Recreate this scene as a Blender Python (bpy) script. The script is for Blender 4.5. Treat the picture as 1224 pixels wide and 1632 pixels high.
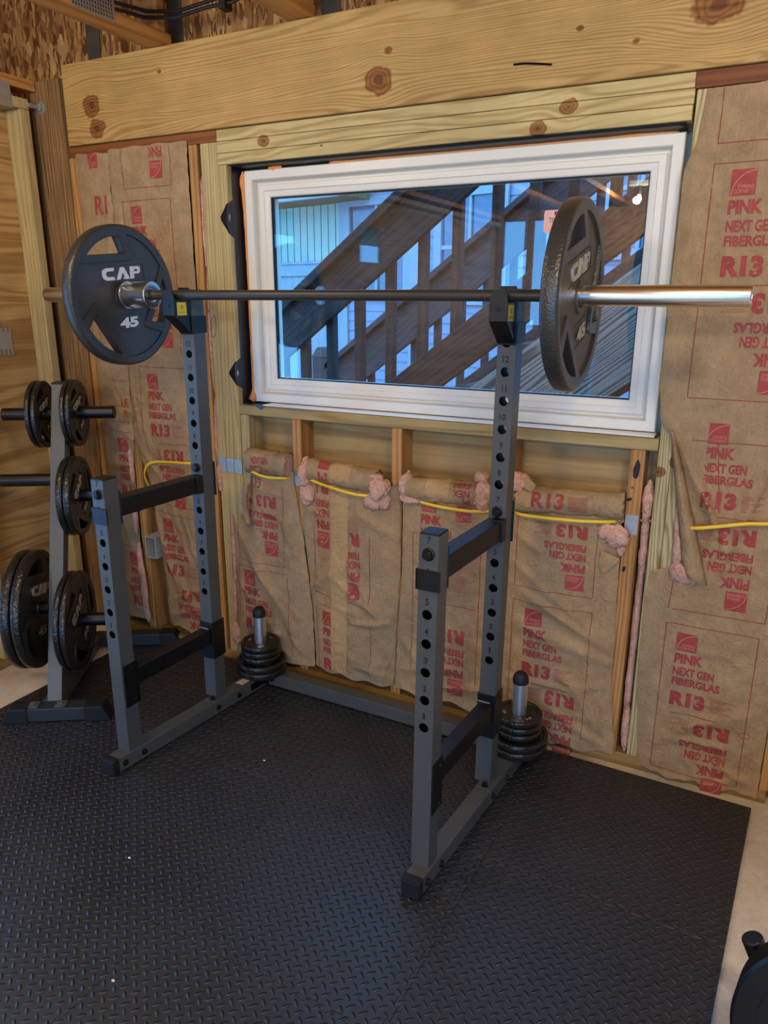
import bpy, bmesh, math, random
from mathutils import Vector, Matrix, noise

random.seed(7)
S = bpy.context.scene
C = S.collection
for o in list(bpy.data.objects):
    bpy.data.objects.remove(o, do_unlink=True)

# ------------------------------------------------------------------ camera
FPX = 1183.49                       # focal length in pixels of a 1632 px tall frame
cd = bpy.data.cameras.new('camera')
cd.sensor_fit = 'VERTICAL'
cd.sensor_height = 36.0
cd.sensor_width = 27.0
cd.lens = FPX * 36.0 / 1632.0
cd.clip_start = 0.05
cam = bpy.data.objects.new('camera', cd)
C.objects.link(cam)
yaw, pitch, roll = 0.474952, 0.283090, 0.002008
fwd = Vector((-math.sin(yaw) * math.cos(pitch), math.cos(yaw) * math.cos(pitch), -math.sin(pitch)))
rgt = Vector((math.cos(yaw), math.sin(yaw), 0))
upv = rgt.cross(fwd)
r2 = rgt * math.cos(roll) + upv * math.sin(roll)
u2 = -rgt * math.sin(roll) + upv * math.cos(roll)
m = Matrix((r2, u2, -fwd)).transposed().to_4x4()
m.translation = Vector((1.70588, -1.91632, 1.49732))
cam.matrix_world = m
S.camera = cam

# ------------------------------------------------------------------ world, lights, exposure
S.view_settings.view_transform = 'Standard'
S.view_settings.look = 'None'
S.view_settings.gamma = 1.0
S.view_settings.use_curve_mapping = False
S.view_settings.exposure = 0.0

w = bpy.data.worlds.new('dusk_sky')
S.world = w
w.use_nodes = True
bgn = w.node_tree.nodes['Background']
bgn.inputs[0].default_value = (0.15, 0.46, 1.0, 1)
bgn.inputs[1].default_value = 6.6


WARM = (1.0, 0.88, 0.63)
LAMP_POS = [(0.49, -4.35, 2.34), (0.62, -4.35, 2.36), (0.75, -4.35, 2.33)]
for p, e in (((2.15, -1.55, 2.24), 62), ((-0.35, -1.05, 2.26), 27)):
    l = bpy.data.lights.new('ceiling_bulb_lamp', 'POINT')
    l.energy = e
    l.color = WARM
    l.shadow_soft_size = 0.16
    o = bpy.data.objects.new('ceiling_bulb_lamp', l)
    C.objects.link(o)
    o.location = p
for i, p in enumerate(LAMP_POS):
    l = bpy.data.lights.new('bulb_lamp', 'POINT')
    l.energy = 34
    l.color = WARM
    l.shadow_soft_size = 0.03
    o = bpy.data.objects.new('bulb_lamp', l)
    C.objects.link(o)
    o.location = (p[0], p[1] + 0.10, p[2] - 0.05)

# ------------------------------------------------------------------ material helpers
def lin(c):
    c = c / 255.0
    return c / 12.92 if c <= 0.04045 else ((c + 0.055) / 1.055) ** 2.4


def rgb(r, g, b):
    return (lin(r), lin(g), lin(b), 1.0)


class NT:
    def __init__(self, name):
        self.m = bpy.data.materials.new(name)
        self.m.use_nodes = True
        self.t = self.m.node_tree
        self.b = self.t.nodes['Principled BSDF']
        self.out = self.t.nodes['Material Output']

    def n(self, typ, **kw):
        nd = self.t.nodes.new(typ)
        for k, v in kw.items():
            if k.startswith('i_'):
                nd.inputs[k[2:].replace('_', ' ')].default_value = v
            else:
                setattr(nd, k, v)
        return nd

    def l(self, a, b):
        self.t.links.new(a, b)

    def math(self, op, a, b=None, c=None, clamp=False):
        nd = self.t.nodes.new('ShaderNodeMath')
        nd.operation = op
        nd.use_clamp = clamp
        for i, v in enumerate((a, b, c)):
            if v is None:
                continue
            if isinstance(v, (int, float)):
                nd.inputs[i].default_value = v
            else:
                self.l(v, nd.inputs[i])
        return nd.outputs[0]

    def mixc(self, f, a, b, blend='MIX'):
        nd = self.t.nodes.new('ShaderNodeMix')
        nd.data_type = 'RGBA'
        nd.blend_type = blend
        for sock, v in ((nd.inputs[0], f), (nd.inputs[6], a), (nd.inputs[7], b)):
            if isinstance(v, (int, float)):
                sock.default_value = v
            elif isinstance(v, tuple):
                sock.default_value = v
            else:
                self.l(v, sock)
        return nd.outputs[2]

    def ramp(self, f, stops):
        nd = self.t.nodes.new('ShaderNodeValToRGB')
        cr = nd.color_ramp
        while len(cr.elements) < len(stops):
            cr.elements.new(0.5)
        for e, (p, c) in zip(cr.elements, stops):
            e.position = p
            e.color = c
        self.l(f, nd.inputs[0])
        return nd.outputs[0]

    def coords(self, jitter=True):
        tc = self.n('ShaderNodeTexCoord')
        v = tc.outputs['Object']
        if jitter:
            oi = self.n('ShaderNodeObjectInfo')
            k = self.math('MULTIPLY', oi.outputs['Random'], 13.7)
            cb = self.n('ShaderNodeCombineXYZ')
            for i in range(3):
                self.l(k, cb.inputs[i])
            ad = self.n('ShaderNodeVectorMath', operation='ADD')
            self.l(v, ad.inputs[0])
            self.l(cb.outputs[0], ad.inputs[1])
            v = ad.outputs[0]
        return v

    def scale(self, v, s, rot=(0, 0, 0)):
        mp = self.n('ShaderNodeMapping')
        mp.inputs['Scale'].default_value = s
        mp.inputs['Rotation'].default_value = rot
        self.l(v, mp.inputs['Vector'])
        return mp.outputs[0]

    def noise(self, v, sc, detail=3, rough=0.5, dist=0.0):
        nd = self.n('ShaderNodeTexNoise')
        nd.inputs['Scale'].default_value = sc
        nd.inputs['Detail'].default_value = detail
        nd.inputs['Roughness'].default_value = rough
        nd.inputs['Distortion'].default_value = dist
        self.l(v, nd.inputs['Vector'])
        return nd.outputs['Fac']

    def bump(self, h, strength=0.3, dist=0.01):
        nd = self.n('ShaderNodeBump')
        nd.inputs['Strength'].default_value = strength
        nd.inputs['Distance'].default_value = dist
        self.l(h, nd.inputs['Height'])
        self.l(nd.outputs[0], self.b.inputs['Normal'])

    def set(self, col=None, rough=None, metal=None, spec=None):
        for k, v in (('Base Color', col), ('Roughness', rough), ('Metallic', metal), ('Specular IOR Level', spec)):
            if v is None:
                continue
            if isinstance(v, (int, float, tuple)):
                self.b.inputs[k].default_value = v
            else:
                self.l(v, self.b.inputs[k])
        return self.m


def plain(name, col, rough=0.6, metal=0.0, spec=0.5, var=0.12, sc=14, bump=0.0, bsc=60):
    t = NT(name)
    v = t.coords()
    f = t.noise(v, sc, 4, 0.6)
    d = tuple(c * (1 - var) for c in col[:3]) + (1,)
    e = tuple(min(1, c * (1 + var)) for c in col[:3]) + (1,)
    t.set(t.ramp(f, [(0.3, d), (0.7, e)]), rough, metal, spec)
    if bump:
        t.bump(t.noise(v, bsc, 3, 0.6), bump, 0.004)
    return t.m


def wood(name, light, dark, axis='x', freq=26.0, wob=2.2, rough=0.62, contrast=1.0, knots=None, grain=0.25, jitter=True, rot=None):
    """flat-sawn softwood: growth-ring bands that wander along the board, fine fibre streaks, optional knots at given places"""
    t = NT(name)
    v = t.coords(jitter and not knots)
    if rot:
        v = t.scale(v, (1, 1, 1), rot)
    al = {'x': 0, 'y': 1, 'z': 2}[axis]
    sc = [1.0, 1.0, 1.0]
    sc[al] = 0.09
    kmask = None
    if knots:
        sep = t.n('ShaderNodeSeparateXYZ')
        t.l(v, sep.inputs[0])
        zz = sep.outputs[2]
        for (kx, kz, kr) in knots:
            dx = t.math('SUBTRACT', sep.outputs[0], kx)
            dz = t.math('SUBTRACT', sep.outputs[2], kz)
            d2 = t.math('ADD', t.math('MULTIPLY', t.math('MULTIPLY', dx, dx), 0.6), t.math('MULTIPLY', dz, dz))
            e = t.math('EXPONENT', t.math('MULTIPLY', d2, -1.0 / (kr * 2.1) ** 2))
            zz = t.math('SUBTRACT', zz, t.math('MULTIPLY', t.math('MULTIPLY', dz, e), 0.75))
            wobk = t.math('MULTIPLY', t.noise(t.scale(v, (1, 1, 1)), 22, 2), kr * 0.9)
            dd = t.math('ADD', t.math('SQRT', d2), t.math('SUBTRACT', wobk, kr * 0.45))
            mk = t.math('SUBTRACT', 1.0, t.math('DIVIDE', dd, kr), clamp=True)
            mk = t.math('MULTIPLY', mk, 1.25, clamp=True)
            kmask = mk if kmask is None else t.math('MAXIMUM', kmask, mk)
        cb = t.n('ShaderNodeCombineXYZ')
        t.l(sep.outputs[0], cb.inputs[0])
        t.l(sep.outputs[1], cb.inputs[1])
        t.l(zz, cb.inputs[2])
        v2 = cb.outputs[0]
    else:
        v2 = v
    vs = t.scale(v2, tuple(sc))
    wv = t.n('ShaderNodeTexWave')
    wv.wave_type = 'BANDS'
    wv.bands_direction = {'x': 'Z', 'y': 'X', 'z': 'X'}[axis]
    if axis == 'y':
        wv.bands_direction = 'Z'
    wv.inputs['Scale'].default_value = freq / 6.28 * 2
    wv.inputs['Distortion'].default_value = wob * 2.2
    wv.inputs['Detail'].default_value = 2.0
    wv.inputs['Detail Scale'].default_value = 1.0
    wv.inputs['Detail Roughness'].default_value = 0.45
    big = t.noise(vs, 5.0, 2)
    ad = t.n('ShaderNodeVectorMath', operation='SCALE')
    t.l(vs, ad.inputs[0])
    ad.inputs['Scale'].default_value = 1.0
    off = t.math('MULTIPLY', big, 0.22 * wob / 2)
    cb2 = t.n('ShaderNodeCombineXYZ')
    for i in range(3):
        t.l(off, cb2.inputs[i])
    ad2 = t.n('ShaderNodeVectorMath', operation='ADD')
    t.l(ad.outputs[0], ad2.inputs[0])
    t.l(cb2.outputs[0], ad2.inputs[1])
    t.l(ad2.outputs[0], wv.inputs['Vector'])
    fsc = [120.0, 120.0, 120.0]
    fsc[al] = 3.0
    fib = t.noise(t.scale(v, tuple(fsc)), 1.0, 3, 0.6)
    blot = t.noise(v, 4.5, 3, 0.6)
    base = t.ramp(wv.outputs['Fac'], [(0.25, light), (0.62, tuple(l * 0.6 + d * 0.4 for l, d in zip(light, dark))), (0.95, dark)])
    base = t.mixc(contrast, light, base)
    base = t.mixc(grain, base, t.ramp(fib, [(0.35, tuple(c * 0.62 for c in dark[:3]) + (1,)), (0.65, light)]), 'MIX')
    base = t.mixc(0.5, base, t.ramp(blot, [(0.3, (0.62, 0.6, 0.58, 1)), (0.7, (1, 1, 1, 1))]), 'MULTIPLY')
    if kmask is not None:
        sat = t.ramp(kmask, [(0.0, (1, 1, 1, 1)), (0.12, (0.72, 0.56, 0.42, 1)), (0.24, (0.36, 0.20, 0.12, 1)), (0.42, (0.66, 0.44, 0.28, 1)), (0.62, (0.40, 0.22, 0.13, 1)), (0.82, (0.60, 0.38, 0.24, 1)), (1.0, (0.30, 0.15, 0.09, 1))])
        base = t.mixc(1.0, base, sat, 'MULTIPLY')
    t.set(base, rough, 0, 0.35)
    t.bump(fib, 0.12, 0.002)
    return t.m


M = {}
M['beam'] = wood('pine_beam', rgb(204, 165, 98), rgb(158, 115, 56), 'x', 95, 2.6, contrast=0.7, grain=0.2,
                 knots=[(-0.705, 2.188, 0.040), (-0.686, 2.106, 0.034), (0.515, 2.131, 0.042), (1.472, 2.200, 0.055), (0.55, 2.21, 0.011), (-0.36, 2.26, 0.008), (1.13, 2.19, 0.009), (1.28, 2.14, 0.007)])
M['header'] = wood('treated_pine', rgb(214, 190, 128), rgb(172, 140, 80), 'x', 70, 3.4, contrast=0.75, grain=0.18,
                   knots=[(0.070, 2.002, 0.021), (1.109, 2.004, 0.022), (1.025, 1.956, 0.021), (0.30, 1.97, 0.004)])
M['sill'] = wood('weathered_sill', rgb(186, 160, 104), rgb(142, 116, 70), 'x', 30, 2.0, contrast=0.7)
M['stud'] = wood('stud_pine', rgb(206, 182, 124), rgb(164, 136, 82), 'z', 60, 2.2, contrast=0.6)
M['studknot'] = wood('knotty_stud_pine', rgb(208, 188, 132), rgb(140, 116, 72), 'z', 90, 3.0, contrast=0.9, knots=[(1.447, 0.998, 0.018), (1.497, 1.030, 0.020)])
M['spf'] = wood('orange_spruce', rgb(204, 150, 84), rgb(154, 100, 50), 'z', 46, 1.8, contrast=0.75)
M['spfx'] = wood('orange_spruce_long', rgb(190, 128, 66), rgb(132, 76, 34), 'x', 36, 1.6, contrast=0.7)
M['spfy'] = wood('orange_spruce_joist', rgb(214, 150, 80), rgb(160, 102, 46), 'y', 36, 1.4, contrast=0.7)
M['redplate'] = wood('red_brown_plate', rgb(150, 88, 44), rgb(104, 54, 24), 'x', 30, 1.6, contrast=0.7)
M['post'] = wood('brown_post', rgb(170, 130, 82), rgb(98, 66, 38), 'z', 60, 2.2, contrast=0.9, grain=0.6)
M['plyback'] = wood('plywood_back', rgb(188, 154, 100), rgb(146, 110, 64), 'x', 10, 5.0, contrast=0.7)
M['plyleft'] = wood('plywood_left', rgb(206, 164, 102), rgb(158, 112, 60), 'y', 7, 8.0, contrast=0.85)
M['plate_wood'] = wood('bottom_plate_pine', rgb(170, 134, 76), rgb(120, 86, 44), 'x', 24, 1.6, contrast=0.6)


def osb():
    t = NT('osb')
    v = t.coords(False)
    v1 = t.n('ShaderNodeTexVoronoi')
    v1.inputs['Scale'].default_value = 1
    t.l(t.scale(v, (44, 18, 20), (0, 0.3, 0)), v1.inputs['Vector'])
    v2 = t.n('ShaderNodeTexVoronoi')
    v2.inputs['Scale'].default_value = 1
    t.l(t.scale(v, (150, 18, 30), (0, -0.2, 0)), v2.inputs['Vector'])
    s1 = t.n('ShaderNodeSeparateColor')
    t.l(v1.outputs['Color'], s1.inputs[0])
    s2 = t.n('ShaderNodeSeparateColor')
    t.l(v2.outputs['Color'], s2.inputs[0])
    k = t.math('GREATER_THAN', s1.outputs[1], 0.5)
    c = t.mixc(k, s1.outputs[0], s2.outputs[0])
    col = t.ramp(c, [(0.0, rgb(90, 54, 26)), (0.4, rgb(150, 100, 52)), (0.75, rgb(190, 138, 78)), (1, rgb(212, 168, 106))])
    t.set(col, 0.7, 0, 0.3)
    return t.m


M['osb'] = osb()


def kraft(name, c1, c2):
    t = NT(name)
    v = t.coords(False)
    f = t.noise(t.scale(v, (1, 1, 1)), 16, 5, 0.65)
    f2 = t.noise(t.scale(v, (160, 160, 34)), 1, 2, 0.6)
    spk = t.noise(v, 300, 1, 0.5)
    col = t.ramp(f, [(0.3, c2), (0.7, c1)])
    col = t.mixc(0.16, col, t.ramp(f2, [(0.35, tuple(x * 0.6 for x in c2[:3]) + (1,)), (0.65, c1)]))
    col = t.mixc(0.35, col, t.ramp(spk, [(0.35, (0.7, 0.66, 0.6, 1)), (0.5, (1, 1, 1, 1))]), 'MULTIPLY')
    t.set(col, 0.72, 0, 0.35)
    cr = t.noise(v, 26, 5, 0.62, 0.8)
    cr2 = t.math('ABSOLUTE', t.math('SUBTRACT', cr, 0.5))
    t.bump(cr2, 0.8, 0.014)
    return t.m


M['kraft'] = kraft('kraft_paper', rgb(184, 152, 111), rgb(154, 124, 88))
M['krafttape'] = kraft('kraft_tape', rgb(204, 166, 116), rgb(182, 146, 100))
M['ink'] = plain('red_ink', rgb(160, 62, 54), 0.7, var=0.22, sc=50)
M['inkline'] = plain('red_ink_line', rgb(142, 52, 40), 0.7, var=0.2, sc=50)
M['inklight'] = plain('kraft_reverse', rgb(206, 132, 108), 0.7)


def pinkfib():
    t = NT('pink_fiberglass')
    v = t.coords()
    f = t.noise(v, 30, 5, 0.7, 1.2)
    t.set(t.ramp(f, [(0.3, rgb(206, 146, 126)), (0.5, rgb(230, 178, 154)), (0.7, rgb(242, 200, 180))]), 0.95, 0, 0.1)
    t.bump(t.noise(v, 90, 4, 0.7, 1.5), 0.8, 0.01)
    return t.m


M['pink'] = pinkfib()


def hammer(name, col, rough, bs=0.35, sc=190):
    t = NT(name)
    v = t.coords()
    f = t.noise(v, sc, 2, 0.5)
    t.set(col, rough, 0.25, 0.6)
    t.bump(f, bs, 0.003)
    return t.m


M['iron'] = hammer('hammertone_iron', rgb(60, 58, 54), 0.30, 0.55, 170)
M['ironlamplit'] = hammer('lamplit_iron_web', rgb(74, 68, 56), 0.42, 0.2, 240)  # web of the right bar plate: warm lamplight put into the iron's colour
M['irondark'] = hammer('dark_hammertone_iron', rgb(38, 36, 32), 0.22, 0.9, 120)
M['ironpad'] = hammer('painted_iron_web', rgb(64, 65, 67), 0.45, 0.22, 240)
M['iron_rough'] = plain('plate_rim', rgb(50, 48, 44), 0.35, 0.2)
M['white'] = plain('white_paint', rgb(226, 226, 224), 0.5, var=0.03)
M['silver'] = plain('silver_letter', rgb(196, 188, 170), 0.4, 0.5, var=0.05)
M['chrome'] = plain('chrome', (0.85, 0.83, 0.80, 1), 0.24, 1.0, var=0.03)
M['satin'] = plain('satin_steel', (0.90, 0.88, 0.85, 1), 0.36, 1.0, var=0.02)
M['strap'] = plain('grey_strap', rgb(96, 90, 78), 0.5, 0.4, var=0.2)
M['steel'] = plain('dark_shaft', rgb(70, 66, 60), 0.42, 0.55, var=0.08, bump=0.08, bsc=300)
M['grey'] = plain('charcoal_powder_coat', rgb(76, 77, 74), 0.42, 0.0, 0.5, var=0.05, bump=0.05, bsc=500)
M['footgrey'] = plain('dark_foot_coat', rgb(44, 48, 52), 0.42, 0.0, 0.5, var=0.05)
M['treegrey'] = plain('grey_tree_coat', rgb(86, 88, 86), 0.42, 0.0, 0.5, var=0.05, bump=0.05, bsc=500)
M['black'] = plain('black_powder_coat', rgb(9, 9, 11), 0.42, 0.0, 0.45, var=0.08, bump=0.05, bsc=500)
M['blackmat'] = plain('black_rubber', rgb(26, 26, 27), 0.55, 0.0, 0.4, var=0.1)
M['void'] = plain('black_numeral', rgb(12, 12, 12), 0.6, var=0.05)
M['bolt'] = plain('black_bolt', rgb(34, 34, 36), 0.3, 0.6, var=0.1)
M['zinc'] = plain('zinc_plate', rgb(176, 174, 166), 0.42, 0.6, var=0.12, sc=40)
M['yellow'] = plain('yellow_sticker', rgb(232, 200, 30), 0.5, var=0.03)
M['paperlabel'] = plain('paper_label', rgb(214, 206, 188), 0.6, var=0.06)
M['cable'] = plain('yellow_cable_jacket', rgb(238, 196, 48), 0.4, var=0.05)
M['blackcable'] = plain('black_cable_jacket', rgb(24, 23, 22), 0.45)
M['vinyl'] = plain('white_vinyl', rgb(232, 224, 208), 0.35, 0, 0.5, var=0.02)
M['membrane'] = plain('black_membrane', rgb(26, 28, 34), 0.28, 0, 0.5, var=0.2)
M['foam'] = plain('orange_foam', rgb(232, 152, 88), 0.75, 0, 0.3, var=0.12, bump=0.5, bsc=40)
M['pinksticker'] = plain('pink_sticker', rgb(240, 186, 176), 0.55, var=0.02)
M['box_grey'] = plain('grey_outlet_plastic', rgb(176, 176, 170), 0.45)
SLOPE_ROT = (0, math.atan(0.755), 0)
M['stain'] = wood('dark_stained_deck', rgb(86, 60, 52), rgb(50, 36, 32), 'x', 30, 2.0, contrast=0.7, rough=0.6, rot=SLOPE_ROT)
M['stainz'] = wood('dark_stained_baluster', rgb(86, 60, 52), rgb(50, 36, 32), 'z', 30, 2.0, contrast=0.7, rough=0.6)
M['weathered'] = wood('weathered_stringer', rgb(176, 172, 168), rgb(70, 68, 68), 'x', 70, 3.0, contrast=1.0, rough=0.75, rot=SLOPE_ROT)
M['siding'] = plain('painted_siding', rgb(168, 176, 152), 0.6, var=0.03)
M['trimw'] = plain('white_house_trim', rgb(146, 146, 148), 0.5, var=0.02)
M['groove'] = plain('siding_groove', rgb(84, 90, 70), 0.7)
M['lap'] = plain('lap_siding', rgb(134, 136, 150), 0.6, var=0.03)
M['roofing'] = plain('grey_shingle', rgb(110, 110, 108), 0.8, var=0.25, sc=60)
M['darkglass'] = plain('far_window_glass', rgb(70, 84, 100), 0.12, 0, 0.8, var=0.2)
M['ground'] = plain('outdoor_ground', rgb(120, 118, 100), 0.9, var=0.25, sc=5)


def concrete():
    t = NT('concrete')
    v = t.coords(False)
    f = t.noise(v, 3.5, 6, 0.65)
    g = t.noise(v, 60, 3, 0.6)
    c = t.ramp(f, [(0.3, rgb(180, 166, 146)), (0.55, rgb(216, 203, 183)), (0.75, rgb(228, 216, 198))])
    c = t.mixc(0.35, c, t.ramp(g, [(0.35, (0.68, 0.65, 0.62, 1)), (0.6, (1, 1, 1, 1))]), 'MULTIPLY')
    t.set(c, 0.8, 0, 0.3)
    t.bump(g, 0.15, 0.003)
    return t.m


M['concrete'] = concrete()


def rubber_mat():
    """black foam mat with raised lozenges set in alternate +45 / -45 degree rows"""
    t = NT('diamond_mat')
    tc = t.n('ShaderNodeTexCoord')
    mp = t.n('ShaderNodeMapping')
    mp.inputs['Rotation'].default_value = (0, 0, math.radians(45))
    s = 1 / 0.0225
    mp.inputs['Scale'].default_value = (s, s, s)
    t.l(tc.outputs['Object'], mp.inputs['Vector'])
    sp = t.n('ShaderNodeSeparateXYZ')
    t.l(mp.outputs[0], sp.inputs[0])
    X, Y = sp.outputs[0], sp.outputs[1]
    fx, fy = t.math('FLOOR', X), t.math('FLOOR', Y)
    ux = t.math('SUBTRACT', t.math('SUBTRACT', X, fx), 0.5)
    uy = t.math('SUBTRACT', t.math('SUBTRACT', Y, fy), 0.5)
    par = t.math('FLOORED_MODULO', t.math('ADD', fx, fy), 2.0)
    a = t.math('ADD', t.math('MULTIPLY', ux, par), t.math('MULTIPLY', uy, t.math('SUBTRACT', 1.0, par)))
    b = t.math('ADD', t.math('MULTIPLY', uy, par), t.math('MULTIPLY', ux, t.math('SUBTRACT', 1.0, par)))
    aa = t.math('DIVIDE', a, 0.52)
    bb = t.math('DIVIDE', b, 0.19)
    r = t.math('ADD', t.math('MULTIPLY', aa, aa), t.math('MULTIPLY', bb, bb))
    h = t.math('SUBTRACT', 1.0, r, clamp=True)
    h = t.math('SQRT', h)
    v = tc.outputs['Object']
    d = t.noise(v, 2.2, 5, 0.65)
    sp2 = t.noise(v, 240, 2, 0.6)
    c = t.ramp(d, [(0.35, rgb(25, 26, 31)), (0.7, rgb(39, 40, 46))])
    c = t.mixc(0.25, c, t.ramp(sp2, [(0.4, rgb(24, 24, 25)), (0.7, rgb(58, 57, 56))]))
    rr = t.ramp(d, [(0.35, (0.42, 0.42, 0.42, 1)), (0.7, (0.54, 0.54, 0.54, 1))])
    t.set(c, rr, 0, 0.75)
    t.bump(h, 1.0, 0.006)
    return t.m


M['mat'] = rubber_mat()


def glass_mat():
    t = NT('window_glass')
    tr = t.n('ShaderNodeBsdfTransparent')
    tr.inputs[0].default_value = (0.93, 0.96, 0.97, 1)
    gl = t.n('ShaderNodeBsdfGlossy')
    gl.inputs['Roughness'].default_value = 0.0
    gl.inputs[0].default_value = (1, 1, 1, 1)
    fr = t.n('ShaderNodeFresnel')
    fr.inputs['IOR'].default_value = 1.62
    mx = t.n('ShaderNodeMixShader')
    t.l(fr.outputs[0], mx.inputs[0])
    t.l(tr.outputs[0], mx.inputs[1])
    t.l(gl.outputs[0], mx.inputs[2])
    t.l(mx.outputs[0], t.out.inputs[0])
    return t.m


M['glass'] = glass_mat()


def emitter(name, col, k):
    t = NT(name)
    t.b.inputs['Emission Color'].default_value = col
    t.b.inputs['Emission Strength'].default_value = k
    return t.m


M['bulb'] = emitter('lit_bulb', (1.0, 0.86, 0.62, 1), 40)

# ------------------------------------------------------------------ mesh helpers
class MB:
    def __init__(self):
        self.v, self.f, self.m = [], [], []

    def add(self, vs, fs, mi=0):
        k = len(self.v)
        self.v += [tuple(p) for p in vs]
        for f in fs:
            self.f.append(tuple(i + k for i in f))
            self.m.append(mi)

    def box(self, x0, x1, y0, y1, z0, z1, mi=0, M4=None):
        vs = [(x, y, z) for x in (x0, x1) for y in (y0, y1) for z in (z0, z1)]
        if M4:
            vs = [M4 @ Vector(p) for p in vs]
        self.add(vs, [(0, 1, 3, 2), (4, 6, 7, 5), (0, 4, 5, 1), (2, 3, 7, 6), (0, 2, 6, 4), (1, 5, 7, 3)], mi)

    def hexa(self, p, mi=0):
        """8 corners: bottom ring 0-3, top ring 4-7"""
        self.add(p, [(3, 2, 1, 0), (4, 5, 6, 7), (0, 1, 5, 4), (1, 2, 6, 5), (2, 3, 7, 6), (3, 0, 4, 7)], mi)

    def tube(self, p0, p1, w, d, mi=0, up=None):
        """rectangular bar from p0 to p1"""
        p0, p1 = Vector(p0), Vector(p1)
        ax = (p1 - p0).normalized()
        up = Vector(up or (0, 0, 1))
        if abs(ax.dot(up)) > 0.95:
            up = Vector((0, 1, 0))
        s = ax.cross(up).normalized()
        u = s.cross(ax)
        ring = [s * (w / 2) * a + u * (d / 2) * b for a, b in ((-1, -1), (1, -1), (1, 1), (-1, 1))]
        self.hexa([p0 + q for q in ring] + [p1 + q for q in ring], mi)

    def cyl(self, p0, p1, r, seg=24, mi=0, r1=None, caps=True):
        p0, p1 = Vector(p0), Vector(p1)
        r1 = r if r1 is None else r1
        ax = (p1 - p0).normalized()
        s = ax.orthogonal().normalized()
        u = ax.cross(s)
        vs = []
        for p, rr in ((p0, r), (p1, r1)):
            for i in range(seg):
                a = 2 * math.pi * i / seg
                vs.append(p + (s * math.cos(a) + u * math.sin(a)) * rr)
        fs = [(i, (i + 1) % seg, seg + (i + 1) % seg, seg + i) for i in range(seg)]
        if caps:
            fs.append(tuple(range(seg - 1, -1, -1)))
            fs.append(tuple(range(seg, 2 * seg)))
        self.add(vs, fs, mi)

    def lathe(self, prof, seg=64, mi=0, M4=None, closed=False):
        """profile of (radius, height) turned about z"""
        n = len(prof)
        vs = []
        for i in range(seg):
            a = 2 * math.pi * i / seg
            for r, h in prof:
                p = Vector((r * math.cos(a), r * math.sin(a), h))
                vs.append(M4 @ p if M4 else p)
        fs = []
        for i in range(seg):
            j = (i + 1) % seg
            for k in range(n if closed else n - 1):
                q = (k + 1) % n
                fs.append((i * n + k, j * n + k, j * n + q, i * n + q))
        self.add(vs, fs, mi)

    def prism(self, poly, axis, a0, a1, mi=0):
        """polygon in the two other axes (in x,y,z order) extruded along axis"""
        def P(u, v, a):
            return {'x': (a, u, v), 'y': (u, a, v), 'z': (u, v, a)}[axis]
        n = len(poly)
        vs = [P(u, v, a0) for u, v in poly] + [P(u, v, a1) for u, v in poly]
        fs = [tuple(range(n)), tuple(range(2 * n - 1, n - 1, -1))]
        fs += [(i, i + n, (i + 1) % n + n, (i + 1) % n) for i in range(n)]
        self.add(vs, fs, mi)

    def sweep(self, path, rx, ry, seg=10, mi=0, up=(0, 0, 1)):
        n = len(path)
        vs = []
        for i, p in enumerate(path):
            p = Vector(p)
            t = (Vector(path[min(i + 1, n - 1)]) - Vector(path[max(i - 1, 0)])).normalized()
            u = Vector(up)
            if abs(t.dot(u)) > 0.97:
                u = Vector((1, 0, 0))
            s = t.cross(u).normalized()
            u = s.cross(t)
            for k in range(seg):
                a = 2 * math.pi * k / seg
                vs.append(p + s * rx * math.cos(a) + u * ry * math.sin(a))
        fs = []
        for i in range(n - 1):
            for k in range(seg):
                q = (k + 1) % seg
                fs.append((i * seg + k, i * seg + q, (i + 1) * seg + q, (i + 1) * seg + k))
        fs.append(tuple(range(seg - 1, -1, -1)))
        fs.append(tuple((n - 1) * seg + k for k in range(seg)))
        self.add(vs, fs, mi)

    def merge(self, other, M4=None, mo=0):
        vs = [M4 @ Vector(p) for p in other.v] if M4 else other.v
        k = len(self.v)
        self.v += [tuple(p) for p in vs]
        for f, mi in zip(other.f, other.m):
            self.f.append(tuple(i + k for i in f))
            self.m.append(mi + mo)

    def build(self, name, mats, parent=None, bevel=0, seg=2, smooth=None, origin=None, fix=True):
        if not isinstance(mats, (list, tuple)):
            mats = [mats]
        if parent is None and origin is None:
            xs = [p[0] for p in self.v]
            ys = [p[1] for p in self.v]
            zs = [p[2] for p in self.v]
            origin = Vector(((min(xs) + max(xs)) / 2, (min(ys) + max(ys)) / 2, min(zs)))
        if isinstance(parent, bpy.types.Object):
            pm = PW.get(parent.name)
            off = pm.inverted() if pm else None
        else:
            off = Matrix.Translation(-Vector(origin)) if origin is not None else None
        vs = [off @ Vector(p) for p in self.v] if off else self.v
        me = bpy.data.meshes.new(name)
        me.from_pydata([tuple(p) for p in vs], [], self.f)
        for mt in mats:
            me.materials.append(M[mt] if isinstance(mt, str) else mt)
        me.polygons.foreach_set('material_index', self.m)
        me.update()
        if fix:
            bm = bmesh.new()
            bm.from_mesh(me)
            bmesh.ops.recalc_face_normals(bm, faces=bm.faces)
            bm.to_mesh(me)
            bm.free()
        o = bpy.data.objects.new(name, me)
        C.objects.link(o)
        if parent is not None:
            o.parent = parent
            PW[o.name] = PW.get(parent.name)
        elif origin is not None:
            o.location = origin
            PW[o.name] = Matrix.Translation(Vector(origin))
        if bevel:
            b = o.modifiers.new('bevel', 'BEVEL')
            b.width = bevel
            b.segments = seg
            b.limit_method = 'ANGLE'
            b.angle_limit = math.radians(40)
            b.harden_normals = False
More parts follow.
